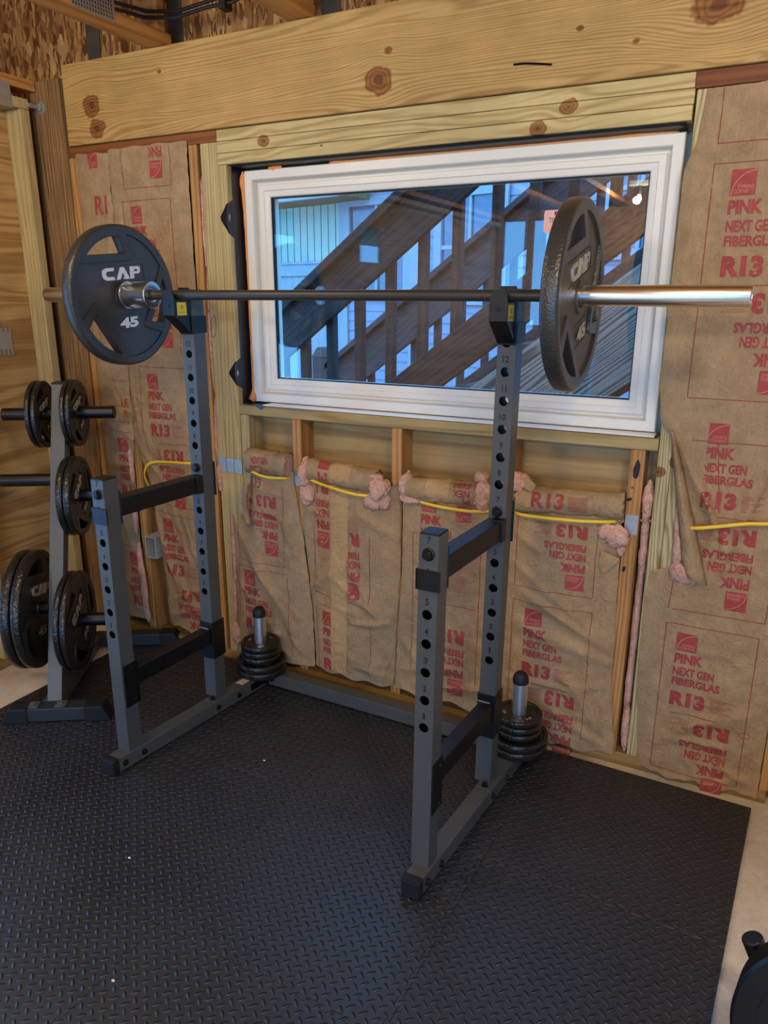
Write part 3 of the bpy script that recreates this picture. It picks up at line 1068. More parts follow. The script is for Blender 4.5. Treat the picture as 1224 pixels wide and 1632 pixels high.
class Sheet:
    """a wavy sheet of facing paper; H(x,z) is the y of its room face"""
    def __init__(self, left, right, z0, z1, folds=(), bulge=0.016, base=0.3585, seed=0.0, rough=1.35, bottom=None, top=None):
        self.left, self.right, self.z0, self.z1 = left, right, z0, z1
        rr = random.Random(int(seed * 10))
        folds = list(folds)
        for _ in range(int(26 * (z1 - z0))):
            z = z0 + (z1 - z0) * rr.random() ** 1.6
            x = interp(left, z) + (interp(right, z) - interp(left, z)) * rr.random()
            a_, l_ = rr.uniform(-1.2, 1.2) + (math.pi / 2 if rr.random() < 0.3 else 0), rr.uniform(0.04, 0.14)
            folds.append((x, z, x + l_ * math.cos(a_), z + l_ * math.sin(a_), rr.uniform(0.002, 0.0055), rr.uniform(0.006, 0.013)))
        self.folds, self.bulge, self.base, self.seed, self.rough = folds, bulge, base, seed, rough
        self.bottom, self.top = bottom, top

    def H(self, x, z):
        xl, xr = interp(self.left, z), interp(self.right, z)
        u = min(1, max(0, (x - xl) / (xr - xl)))
        y = self.base - self.bulge * max(0.0, 4 * u * (1 - u)) ** 0.6
        e = min(1.0, 6 * min(u, 1 - u) + 0.15)
        s = self.seed
        y -= e * self.rough * (0.0045 * noise.noise(Vector((x * 6 + s, z * 5, s))) + 0.0028 * noise.noise(Vector((x * 15, z * 13 + s, 2 + s))) + 0.0013 * noise.noise(Vector((x * 38, z * 34 + s, 5 + s))))
        for (xa, za, xb, zb, amp, wd) in self.folds:
            dx, dz = xb - xa, zb - za
            L2 = dx * dx + dz * dz
            t = ((x - xa) * dx + (z - za) * dz) / L2
            if t < -0.05 or t > 1.05:
                continue
            L = math.sqrt(L2)
            d = ((x - xa) * dz - (z - za) * dx) / L
            d += 0.006 * noise.noise(Vector((t * 5, s, xa * 9)))
            tp = max(0.0, math.sin(math.pi * min(1, max(0, (t + 0.05) / 1.1)))) ** 0.6
            ww = wd if d > 0 else wd * 0.4
            y -= amp * tp * math.exp(-(d / ww) ** 2)
        return y

    def mesh(self, mb, step=0.0075, mi=0):
        zl, zh = self.z0, self.z1
        nz = int((zh - zl) / step) + 1
        wmax = max(interp(self.right, zl + (zh - zl) * i / 20) - interp(self.left, zl + (zh - zl) * i / 20) for i in range(21))
        nx = int(wmax / step) + 1
        vs = []
        for j in range(nz + 1):
            for i in range(nx + 1):
                u = i / nx
                zb = zl + (self.bottom(u) if self.bottom else 0)
                zt = zh + (self.top(u) if self.top else 0)
                z = zb + (zt - zb) * j / nz
                xl, xr = interp(self.left, z), interp(self.right, z)
                jag = 0.0025 * noise.noise(Vector((self.seed, z * 30, 0)))
                x = xl + jag + (xr - xl) * u
                vs.append((x, self.H(x, z), z))
        fs = []
        w = nx + 1
        for j in range(nz):
            for i in range(nx):
                fs.append((j * w + i, j * w + i + 1, (j + 1) * w + i + 1, (j + 1) * w + i))
        mb.add(vs, fs, mi)

    # ---- printing
    def put(self, mb, pts, fs, mi, lift=0.0012, step=0.012):
        v2, f2 = clip_grid(pts, fs, step)
        mb.add([(x, self.H(x, z) - lift, z) for x, z in v2], f2, mi)

    def word(self, mb, s, x0, z0, x1, z1, flip=False, mi=1, off=0.025, lift=0.0012, clip=None):
        vs, fs = text2d(s, off)
        if flip:
            vs = [(1 - u, 1 - v) for u, v in vs]
        pts = [(x0 + u * (x1 - x0), z0 + v * (z1 - z0)) for u, v in vs]
        if clip:
            pts, fs = cut_x(pts, fs, *clip)
            if not fs:
                return
        self.put(mb, pts, fs, mi, lift)

    def line(self, mb, xa, za, xb, zb, w=0.0022, mi=2, lift=0.0010):
        d = math.hypot(xb - xa, zb - za)
        n = max(1, int(d / 0.012))
        nx, nz = -(zb - za) / d * w / 2, (xb - xa) / d * w / 2
        vs = []
        for i in range(n + 1):
            t = i / n
            x, z = xa + (xb - xa) * t, za + (zb - za) * t
            vs += [(x - nx, self.H(x - nx, z - nz) - lift, z - nz), (x + nx, self.H(x + nx, z + nz) - lift, z + nz)]
        mb.add(vs, [(2 * i, 2 * i + 1, 2 * i + 3, 2 * i + 2) for i in range(n)], mi)

    def logo(self, mb, x0, z0, s, flip=False, h=None, clip=None):
        h = h or s * 1.05
        pts = [(x0, z0), (x0 + s, z0), (x0 + s, z0 + h), (x0, z0 + h)]
        fs = [(0, 1, 2, 3)]
        if clip:
            pts, fs = cut_x(pts, fs, *clip)
        if fs:
            self.put(mb, pts, fs, 1)
        # pale arc and the maker's two small words
        def T(u, v):
            if flip:
                u, v = 1 - u, 1 - v
            return (x0 + u * s, z0 + v * h)
        seg = []
        for i in range(17):
            a = math.radians(90 * i / 16)
            r1, r2 = 0.93, 0.965
            seg.append((T(1 - r1 * math.sin(a), 0.0 + 0 + r1 * math.cos(a)), T(1 - r2 * math.sin(a), r2 * math.cos(a))))
        vs = [p for q in seg for p in q]
        fs = [(2 * i, 2 * i + 1, 2 * i + 3, 2 * i + 2) for i in range(16)]
        if clip:
            vs, fs = cut_x(vs, fs, *clip)
        if fs:
            self.put(mb, vs, fs, 3, 0.0019)
        for wd_, u0, u1, v0, v1 in (('OWENS', 0.30, 0.92, 0.27, 0.42), ('CORNING', 0.14, 0.92, 0.09, 0.24)):
            tv, tf = text2d(wd_, 0.0)
            q = [T(u0 + a * (u1 - u0), v0 + b_ * (v1 - v0)) for a, b_ in tv]
            if clip:
                q, tf = cut_x(q, tf, *clip)
            if tf:
                self.put(mb, q, tf, 3, 0.0019)

    def half(self, mb, x, z, sx=1.0, sz=1.0, flip=False, clip=None, fine=True):
        """one printed half: logo, three lines of words and the rating. (x,z) is the corner the print starts from"""
        sg = -1 if flip else 1

        def R(a, b_, c, d):   # from local box (a..b_ along, c..d down) to world box
            xs_ = sorted((x + sg * a * sx, x + sg * b_ * sx))
            zs_ = sorted((z - sg * c * sz, z - sg * d * sz))
            return xs_[0], zs_[0], xs_[1], zs_[1]
        a = R(0.0, 0.060, 0.0, 0.063)
        self.logo(mb, a[0], a[1], a[2] - a[0], flip, a[3] - a[1], clip)
        for s_, w_, c, d, of in (('PINK', 0.082, 0.073, 0.108, 0.05), ('NEXT GEN', 0.118, 0.122, 0.152, 0.042), ('FIBERGLAS', 0.138, 0.160, 0.188, 0.042), ('R13', 0.102, 0.210, 0.264, 0.06)):
            a = R(0.0, w_, c, d)
            self.word(mb, s_, a[0], a[1], a[2], a[3], flip, 1, of, clip=clip)
        if fine:
            for k in range(8):
                a = R(0.116, 0.175 - 0.012 * ((k * 7) % 3), 0.214 + k * 0.0065, 0.2155 + k * 0.0065)
                if clip and (a[0] < clip[0] or a[2] > clip[1]):
                    continue
                self.line(mb, a[0], (a[1] + a[3]) / 2, a[2], (a[1] + a[3]) / 2, 0.0016, 1)

    def frame(self, mb, x0, z0, x1, z1, sides='lrtb'):
        for k, q in (('l', (x0, z0, x0, z1)), ('r', (x1, z0, x1, z1)), ('t', (x0, z1, x1, z1)), ('b', (x0, z0, x1, z0))):
            if k in sides:
                self.line(mb, *q)


def cut_x(pts, fs, lo, hi):
    bm = bmesh.new()
    bv = [bm.verts.new((p[0], p[1], 0)) for p in pts]
    for f in fs:
        try:
            bm.faces.new([bv[i] for i in f])
        except ValueError:
            pass
    for co, no in ((lo, (-1, 0, 0)), (hi, (1, 0, 0))):
        bmesh.ops.bisect_plane(bm, geom=bm.verts[:] + bm.edges[:] + bm.faces[:], plane_co=(co, 0, 0), plane_no=no, clear_outer=True)
    bm.verts.index_update()
    out = [(v.co.x, v.co.y) for v in bm.verts]
    of = [tuple(v.index for v in f.verts) for f in bm.faces]
    bm.free()
    return out, of


KM = ['kraft', 'ink', 'inkline', 'inklight', 'krafttape', 'pink']
BG = 'kraft faced insulation batts'


def batt(x, z, label):
    return empty('insulation_batt', (x, 0.37, z), label, 'insulation', BG)


def facing(mb, par):
    o = mb.build('kraft_facing', KM, par, smooth=75, fix=False)
    # printing has to face the room as the paper does
    return o


def puff(blobs, par, name='pink_fiberglass', seed=0):
    """torn tufts of glass wool: lumpy joined spheres"""
    b = MB()
    for (x, y, z, rx, ry, rz) in blobs:
        bm = bmesh.new()
        bmesh.ops.create_icosphere(bm, subdivisions=5 if max(rx, ry, rz) > 0.025 else 4, radius=1)
        vs = []
        for v in bm.verts:
            p = v.co
            q = Vector((p.x * rx, p.y * ry, p.z * rz)) + Vector((x, y, z))
            k = 1 + 0.30 * noise.noise(q * 22 + Vector((seed, 0, 0))) + 0.14 * noise.noise(q * 55) + 0.11 * noise.noise(q * 130) + 0.09 * noise.noise(q * 300)
            vs.append((x + p.x * rx * k, y + p.y * ry * k, z + p.z * rz * k))
        b.add(vs, [tuple(v.index for v in f.verts) for f in bm.faces])
        bm.free()
    return b.build(name, 'pink', par, smooth=80, fix=False)


class Roll:
    """the top of a batt rolled down on itself"""
    def __init__(self, x0, x1, yc, zc0, zc1, r, seed):
        self.a = (x0, x1, yc, zc0, zc1, r, seed)

    def zc(self, x):
        x0, x1, yc, a, b_, r, s = self.a
        return a + (b_ - a) * (x - x0) / (x1 - x0)

    def rad(self, x, th):
        x0, x1, yc, a, b_, r, s = self.a
        u = (x - x0) / (x1 - x0)
        k = 1 + 0.10 * noise.noise(Vector((x * 9 + s, th * 0.8, s))) + 0.06 * noise.noise(Vector((x * 26, th * 2.2, s + 3)))
        k -= 0.10 * math.exp(-((u - 0.35) / 0.03) ** 2) + 0.12 * math.exp(-((u - 0.75) / 0.025) ** 2)
        return r * k

    def pt(self, x, th, lift=0.0):
        q = self.rad(x, th) + lift
        # flattened a little front to back
        return (x, self.a[2] - q * 0.92 * math.cos(th), self.zc(x) + q * math.sin(th))

    def mesh(self, mb, mi=0):
        x0, x1 = self.a[0], self.a[1]
        nx, nt = int((x1 - x0) / 0.008), 40
        vs = []
        for i in range(nx + 1):
            for k in range(nt):
                x = x0 + (x1 - x0) * i / nx
                p = self.pt(x, 2 * math.pi * k / nt)
                jag = 0.008 * noise.noise(Vector((k * 0.5, self.a[6], 0))) if i in (0, nx) else 0
                vs.append((p[0] + jag, p[1], p[2]))
        fs = []
        for i in range(nx):
            for k in range(nt):
                q = (k + 1) % nt
                fs.append((i * nt + k, i * nt + q, (i + 1) * nt + q, (i + 1) * nt + k))
        mb.add(vs, fs, mi)
        # fibre showing in the open ends
        for xe, s_ in ((x0, 1), (x1, -1)):
            vv = [(xe + s_ * 0.004 + 0.008 * noise.noise(Vector((xe * 40, 3, 0))), self.a[2], self.zc(xe))]
            for k in range(nt):
                p = self.pt(xe, 2 * math.pi * k / nt, -0.003)
                vv.append((p[0] + s_ * 0.010, p[1], p[2]))
            mb.add(vv, [(0, 1 + k, 1 + (k + 1) % nt) for k in range(nt)], 5)

    def word(self, mb, s, x0, th0, x1, th1, flip=False, mi=1, off=0.03):
        vs, fs = text2d(s, off)
        if flip:
            vs = [(1 - u, 1 - v) for u, v in vs]
        pts = [(x0 + u * (x1 - x0), th0 + v * (th1 - th0)) for u, v in vs]
        v2, f2 = clip_grid(pts, fs, 0.012)
        # finer in angle
        mb.add([self.pt(x, th, 0.0015) for x, th in v2], f2, mi)

    def band(self, mb, x0, x1, mi):
        vs = []
        n = 24
        for i in range(6):
            x = x0 + (x1 - x0) * i / 5
            for k in range(n + 1):
                vs.append(self.pt(x, -1.2 + 3.0 * k / n, 0.0012))
        w_ = n + 1
        mb.add(vs, [(i * w_ + k, i * w_ + k + 1, (i + 1) * w_ + k + 1, (i + 1) * w_ + k) for i in range(5) for k in range(n)], mi)


# ---- tall right panel
R_ = Sheet(left=[(2.01, 1.466), (1.90, 1.460), (1.82, 1.430), (1.25, 1.427), (1.15, 1.440), (1.09, 1.486), (1.02, 1.511), (0.90, 1.522), (0.76, 1.545), (0.715, 1.52), (0.690, 1.452), (0.50, 1.446), (0.30, 1.452), (0.01, 1.482)],
           right=[(2.01, 1.838), (0.0, 1.836)], z0=0.008, z1=2.008,
           folds=[(1.455, 1.17, 1.66, 0.80, 0.018, 0.020), (1.515, 1.12, 1.635, 0.83, 0.014, 0.016), (1.80, 1.22, 1.60, 0.60, 0.015, 0.028), (1.56, 0.72, 1.46, 0.28, 0.008, 0.03),
                  (1.62, 0.88, 1.595, 0.62, 0.012, 0.02), (1.51, 0.10, 1.66, 0.26, 0.012, 0.025), (1.60, 0.20, 1.80, 0.30, 0.014, 0.03), (1.55, 0.15, 1.80, 0.16, 0.008, 0.02),
                  (1.50, 1.83, 1.72, 1.93, 0.004, 0.012), (1.49, 1.70, 1.62, 1.76, 0.004, 0.01), (1.48, 1.96, 1.60, 2.0, 0.005, 0.012), (1.455, 1.85, 1.462, 1.55, 0.006, 0.010), (1.70, 0.10, 1.82, 0.05, 0.012, 0.02)],
           seed=1.7, bulge=0.014, bottom=lambda u: 0.006 * math.sin(u * 17) + 0.004 * math.sin(u * 41))
pr_ = batt(1.64, 0.03, 'tall kraft paper insulation panel right of the window, printed in red')
b = MB()
R_.mesh(b)
R_.frame(b, 1.508, 1.876, 1.79, 2.04 - 0.035, 'lb')
R_.frame(b, 1.505, 1.224, 1.79, 1.828)
R_.half(b, 1.550, 1.811, 1.0, 1.0)
R_.line(b, 1.560, 1.525, 1.745, 1.527)
R_.half(b, 1.738, 1.243, 1.0, 1.0, True)
R_.frame(b, 1.532, 0.586, 1.785, 1.104, 'rtb')
R_.line(b, 1.60, 1.104, 1.625, 0.90)
R_.half(b, 1.566, 1.157, 0.98, 0.93, clip=(1.572, 1.83))
R_.line(b, 1.611, 0.888, 1.73, 0.890)
R_.half(b, 1.730, 0.609, 0.98, 0.96, True)
R_.line(b, 1.532, 0.80, 1.520, 0.586)
R_.frame(b, 1.520, 0.03, 1.776, 0.538)
R_.half(b, 1.554, 0.512, 1.0, 0.94)
R_.line(b, 1.559, 0.236, 1.70, 0.250)
R_.half(b, 1.735, -0.025, 1.0, 0.95, True)
# a pen doodle near the right edge
for k in range(12):
    a0, a1 = k / 12 * 6.28, (k + 1) / 12 * 6.28
    R_.line(b, 1.776 + 0.016 * math.cos(a0), 0.215 + 0.010 * math.sin(a0 * 1.0), 1.776 + 0.016 * math.cos(a1), 0.215 + 0.010 * math.sin(a1), 0.0016, 2)
facing(b, pr_)
# flap of paper torn back beside the studs
b = MB()
n, mcol = 26, 8
vs = []
for j in range(n + 1):
    t = j / n
    z = 1.13 - 0.42 * t
    for i in range(mcol + 1):
        u = i / mcol
        x = 1.470 + 0.080 * t + (0.010 + 0.060 * t) * u
        y = 0.348 - 0.020 * math.sin(math.pi * u) - 0.018 * t - 0.004 * noise.noise(Vector((x * 30, z * 20, 0)))
        vs.append((x, y, z - 0.03 * u * t))
b.add(vs, [(j * (mcol + 1) + i, j * (mcol + 1) + i + 1, (j + 1) * (mcol + 1) + i + 1, (j + 1) * (mcol + 1) + i) for j in range(n) for i in range(mcol)])
o = b.build('torn_flap', 'kraft', pr_, smooth=70, fix=False)
sm = o.modifiers.new('thick', 'SOLIDIFY'); sm.thickness = 0.001
puff([(1.548, 0.345, 0.705, 0.034, 0.022, 0.036), (1.530, 0.350, 0.765, 0.016, 0.016, 0.055), (1.520, 0.358, 0.86, 0.011, 0.014, 0.09), (1.575, 0.352, 0.690, 0.030, 0.018, 0.024)], pr_, seed=2)
puff([(1.424, 0.398, 0.75, 0.013, 0.020, 0.13), (1.424, 0.400, 0.52, 0.012, 0.020, 0.20), (1.424, 0.398, 0.30, 0.012, 0.020, 0.16), (1.430, 0.388, 0.12, 0.015, 0.020, 0.08), (1.424, 0.384, 0.90, 0.016, 0.022, 0.07)], pr_, seed=4)
puff([(1.61, 0.366, 2.004, 0.05, 0.012, 0.010)], pr_, seed=5)

# ---- bay D
D_ = Sheet(left=[(0.9, 1.000), (0.0, 0.995)], right=[(0.85, 1.366), (0.78, 1.340), (0.74, 1.362), (0.50, 1.368), (0.42, 1.372), (0.30, 1.372), (0.18, 1.384), (0.08, 1.400), (0.03, 1.40)], z0=0.022, z1=0.845,
           folds=[(1.02, 0.66, 1.36, 0.42, 0.011, 0.022), (1.02, 0.58, 1.36, 0.40, 0.012, 0.02), (1.03, 0.45, 1.36, 0.36, 0.013, 0.028), (1.10, 0.55, 1.30, 0.44, 0.008, 0.014), (1.22, 0.30, 1.36, 0.10, 0.014, 0.03), (1.20, 0.28, 1.30, 0.24, 0.012, 0.02), (1.02, 0.23, 1.25, 0.235, 0.010, 0.018),
                  (1.20, 0.14, 1.38, 0.05, 0.012, 0.02), (1.28, 0.74, 1.37, 0.55, 0.008, 0.03), (1.03, 0.76, 1.12, 0.70, 0.012, 0.02)],
           seed=7.3, bulge=0.020, bottom=lambda u: 0.03 * max(0, (u - 0.80)) + 0.008 * math.sin(u * 23))
pd = batt(1.185, 0.05, 'kraft paper batt between the near rack post and the orange stud, rolled top')
b = MB()
D_.mesh(b)
D_.frame(b, 1.034, 0.571, 1.292, 0.82, 'lrb')
D_.half(b, 1.262, 0.588, 0.98, 0.83, True)
D_.frame(b, 1.032, 0.06, 1.295, 0.520, 'ltr')
D_.half(b, 1.076, 0.497, 0.98, 0.93)
D_.line(b, 1.05, 0.232, 1.24, 0.228)
D_.half(b, 1.262, -0.05, 0.98, 1.0, True)
facing(b, pd)
rd = Roll(1.028, 1.362, 0.352, 0.868, 0.885, 0.042, 1.0)
b = MB()
rd.mesh(b)
rd.word(b, 'R13', 1.082, -0.45, 1.186, 0.85)
for k in range(9):
    th = -0.5 + k * 0.13
    b.add([rd.pt(1.20, th, 0.0014), rd.pt(1.26, th, 0.0014), rd.pt(1.26, th + 0.04, 0.0014), rd.pt(1.20, th + 0.04, 0.0014)], [(0, 1, 2, 3)], 2)
b.build('rolled_top', KM, pd, smooth=70, fix=False)
puff([(1.350, 0.338, 0.790, 0.036, 0.018, 0.040), (1.320, 0.340, 0.80, 0.026, 0.014, 0.026), (1.365, 0.345, 0.755, 0.014, 0.012, 0.03)], pd, seed=8)
puff([(1.020, 0.345, 0.925, 0.050, 0.030, 0.030), (0.985, 0.345, 0.88, 0.034, 0.03, 0.05)], pd, seed=9)
b = MB()
b.add([(1.310, 0.330, 0.742), (1.368, 0.328, 0.722), (1.322, 0.318, 0.668), (1.305, 0.326, 0.70)], [(0, 1, 2, 3)])
o = b.build('torn_flap', 'kraft', pd, fix=False)
sm = o.modifiers.new('thick', 'SOLIDIFY'); sm.thickness = 0.001

b = MB()
b.add([(1.058, 0.325, 0.950), (1.095, 0.322, 0.925), (1.082, 0.312, 0.905), (1.052, 0.320, 0.915)], [(0, 1, 2, 3)])
o = b.build('torn_flap', 'kraft', pd, fix=False)
sm = o.modifiers.new('thick', 'SOLIDIFY'); sm.thickness = 0.001

# ---- bay C
C_ = Sheet(left=[(0.85, 0.612), (0.55, 0.610), (0.10, 0.586)], right=[(0.9, 0.998), (0.0, 0.994)], z0=0.062, z1=0.835,
           folds=[(0.62, 0.16, 0.86, 0.22, 0.014, 0.022), (0.68, 0.12, 0.98, 0.16, 0.012, 0.02), (0.60, 0.30, 0.74, 0.16, 0.012, 0.025), (0.64, 0.70, 0.90, 0.62, 0.006, 0.03), (0.66, 0.40, 0.97, 0.30, 0.008, 0.03), (0.78, 0.80, 0.96, 0.70, 0.008, 0.02)],
           seed=12.1, bulge=0.020, bottom=lambda u: 0.010 * math.sin(u * 14))
pc = batt(0.80, 0.06, 'kraft paper batt behind the near rack posts with a taped strip')
b = MB()
C_.mesh(b)
C_.frame(b, 0.660, 0.16, 0.912, 0.70, 'lrt')
C_.logo(b, 0.822, 0.765, 0.052)
C_.half(b, 0.690, 0.845, 0.98, 0.98, clip=(0.66, 0.93))
C_.half(b, 0.866, 0.105, 0.98, 0.98, True)
C_.line(b, 0.67, 0.455, 0.90, 0.452)
for k in range(10):
    C_.line(b, 0.775, 0.585 - k * 0.0085, 0.865, 0.586 - k * 0.0085, 0.0015, 1)
facing(b, pc)
rc = Roll(0.640, 0.985, 0.352, 0.855, 0.868, 0.042, 4.0)
b = MB()
rc.mesh(b)
rc.band(b, 0.715, 0.80, 4)
for s_, t0, t1 in (('PIN', -0.95, -0.30), ('NEX', -0.15, 0.40), ('FIBI', 0.55, 1.1)):
    rc.word(b, s_, 0.815, t0, 0.875, t1, True)
b.build('rolled_top', KM, pc, smooth=70, fix=False)
puff([(0.632, 0.345, 0.872, 0.028, 0.030, 0.048), (0.655, 0.340, 0.822, 0.040, 0.022, 0.016)], pc, seed=12)
puff([(0.915, 0.335, 0.870, 0.032, 0.026, 0.050), (0.905, 0.350, 0.925, 0.026, 0.02, 0.022)], pc, seed=13)

# ---- bay B
B_ = Sheet(left=[(0.85, 0.190), (0.62, 0.192), (0.45, 0.212), (0.30, 0.226), (0.10, 0.232)], right=[(0.85, 0.600), (0.58, 0.604), (0.06, 0.580)], z0=0.066, z1=0.855,
           folds=[(0.20, 0.40, 0.41, 0.55, 0.016, 0.028), (0.33, 0.48, 0.50, 0.36, 0.012, 0.018), (0.41, 0.52, 0.55, 0.30, 0.016, 0.022), (0.40, 0.30, 0.57, 0.33, 0.012, 0.016), (0.34, 0.42, 0.42, 0.40, 0.007, 0.01), (0.33, 0.36, 0.44, 0.34, 0.006, 0.01),
                  (0.40, 0.16, 0.58, 0.10, 0.014, 0.03), (0.42, 0.12, 0.56, 0.16, 0.010, 0.02), (0.44, 0.75, 0.60, 0.66, 0.012, 0.022), (0.20, 0.74, 0.32, 0.70, 0.008, 0.02)],
           seed=15.4, bulge=0.022, bottom=lambda u: 0.006 * math.sin(u * 19 + 1))
pb = batt(0.395, 0.06, 'kraft paper batt right of the left nail plate, spliced with a pale tape strip')
b = MB()
B_.mesh(b)
# pale tape strip over the splice
vs = []
for i in range(80):
    z = 0.078 + (0.845 - 0.078) * i / 79
    for k in range(9):
        x = interp([(0.845, 0.330), (0.3, 0.318), (0.07, 0.312)], z) + 0.074 * k / 8
        vs.append((x, B_.H(x, z) - 0.0017 - 0.002 * abs(noise.noise(Vector((x * 40, z * 45, 0)))), z))
b.add(vs, [(i * 9 + k, i * 9 + k + 1, (i + 1) * 9 + k + 1, (i + 1) * 9 + k) for i in range(79) for k in range(8)], 4)
B_.half(b, 0.447, 0.405, 0.98, 0.98, True, clip=(0.400, 0.60), fine=False)
B_.half(b, 0.277, 0.325, 1.0, 0.95, False, clip=(0.10, 0.322), fine=False)
B_.half(b, 0.318, 0.585, 1.0, 1.0, True, clip=(0.262, 0.326), fine=False)
B_.frame(b, 0.248, 0.387, 0.487, 0.66, 'lr')
B_.line(b, 0.248, 0.402, 0.318, 0.386)
B_.line(b, 0.395, 0.386, 0.487, 0.368)
B_.line(b, 0.25, 0.352, 0.318, 0.345)
B_.line(b, 0.395, 0.30, 0.487, 0.30)
B_.line(b, 0.490, 0.30, 0.490, 0.075)
B_.line(b, 0.248, 0.34, 0.252, 0.075)
for k in range(9):
    B_.line(b, 0.405, 0.72 - k * 0.0085, 0.445, 0.72 - k * 0.0085, 0.0015, 1)
    B_.line(b, 0.290, 0.60 - k * 0.0085, 0.316, 0.60 - k * 0.0085, 0.0015, 1)
facing(b, pb)
rb = Roll(0.240, 0.520, 0.350, 0.880, 0.862, 0.044, 8.0)
b = MB()
rb.mesh(b)
rb.band(b, 0.335, 0.42, 4)
vs = []
for i in range(4):
    for k in range(9):
        vs.append(rb.pt(0.288 + 0.042 * i / 3, 0.45 + 0.9 * k / 8, 0.0014))
b.add(vs, [(i * 9 + k, i * 9 + k + 1, (i + 1) * 9 + k + 1, (i + 1) * 9 + k) for i in range(3) for k in range(8)], 1)
rb.word(b, 'PI', 0.290, -0.55, 0.328, 0.20, True)
b.build('rolled_top', KM, pb, smooth=70, fix=False)
puff([(0.222, 0.340, 0.868, 0.022, 0.034, 0.052), (0.226, 0.338, 0.785, 0.028, 0.022, 0.040), (0.210, 0.345, 0.83, 0.018, 0.02, 0.03)], pb, seed=16)
puff([(0.530, 0.330, 0.845, 0.040, 0.034, 0.044), (0.510, 0.335, 0.795, 0.034, 0.026, 0.034), (0.545, 0.340, 0.80, 0.026, 0.022, 0.036), (0.515, 0.340, 0.885, 0.030, 0.020, 0.014)], pb, seed=17)

# ---- bay A
A_ = Sheet(left=[(0.80, -0.048), (0.70, -0.06), (0.66, -0.104), (0.62, -0.128), (0.30, -0.146), (0.05, -0.152)], right=[(0.85, 0.150), (0.70, 0.172), (0.62, 0.186), (0.45, 0.206), (0.30, 0.222), (0.05, 0.228)], z0=0.066, z1=0.86,
           folds=[(-0.12, 0.62, 0.20, 0.14, 0.020, 0.034), (-0.05, 0.48, 0.20, 0.24, 0.010, 0.018), (-0.14, 0.40, -0.06, 0.30, 0.008, 0.012), (0.02, 0.70, 0.15, 0.66, 0.010, 0.016), (-0.04, 0.80, 0.14, 0.76, 0.008, 0.014), (0.10, 0.68, 0.17, 0.52, 0.008, 0.014), (-0.02, 0.30, 0.12, 0.10, 0.012, 0.03), (0.12, 0.20, 0.21, 0.10, 0.007, 0.012)],
           seed=21.9, bulge=0.024, bottom=lambda u: 0.010 * (1 - u) * math.sin(u * 15))
pa = batt(0.04, 0.06, 'kraft paper batt at the left end of the sill above the stacked small plates')
b = MB()
A_.mesh(b)
A_.half(b, 0.084, 0.515, 0.98, 0.92, True)
A_.half(b, -0.094, 0.432, 0.98, 0.98)
A_.frame(b, -0.115, 0.475, 0.112, 0.80, 'rb')
A_.line(b, -0.115, 0.475, -0.112, 0.61)
A_.line(b, -0.125, 0.445, 0.112, 0.445)
A_.line(b, -0.125, 0.445, -0.130, 0.20)
A_.line(b, 0.118, 0.43, 0.135, 0.10)
A_.word(b, 'R13', -0.045, 0.785, 0.015, 0.826)
for k in range(6):
    A_.line(b, 0.03, 0.815 - k * 0.006, 0.085, 0.812 - k * 0.006, 0.0014, 1)
facing(b, pa)
ra = Roll(-0.042, 0.146, 0.348, 0.888, 0.886, 0.048, 14.0)
b = MB()
ra.mesh(b)
ra.word(b, 'NEXT GEN', -0.005, 0.0, 0.07, 0.55)
ra.word(b, 'FIBERG', -0.01, -0.65, 0.07, -0.15)
b.build('rolled_top', KM, pa, smooth=70, fix=False)
puff([(-0.075, 0.345, 0.70, 0.020, 0.020, 0.050), (-0.062, 0.340, 0.755, 0.018, 0.018, 0.026)], pa, seed=22)
puff([(-0.2155, 0.374, 1.75, 0.007, 0.012, 0.16), (-0.2155, 0.374, 1.35, 0.007, 0.012, 0.22), (-0.2155, 0.374, 0.95, 0.007, 0.014, 0.16), (-0.152, 0.358, 0.50, 0.009, 0.010, 0.16), (-0.165, 0.355, 0.13, 0.022, 0.012, 0.05), (-0.160, 0.357, 0.28, 0.008, 0.009, 0.10), (-0.205, 0.362, 0.80, 0.012, 0.012, 0.06)], pa, seed=24)
b = MB()
n = 14
vs = []
for j in range(n + 1):
    z = 0.80 - 0.17 * j / n
    for i in range(5):
        u = i / 4
        vs.append((-0.060 - 0.016 * math.sin(math.pi * j / n) + 0.028 * u, 0.330 - 0.012 * math.sin(math.pi * u), z))
b.add(vs, [(j * 5 + i, j * 5 + i + 1, (j + 1) * 5 + i + 1, (j + 1) * 5 + i) for j in range(n) for i in range(4)])
o = b.build('torn_flap', 'kraft', pa, smooth=60, fix=False)
sm = o.modifiers.new('thick', 'SOLIDIFY'); sm.thickness = 0.001

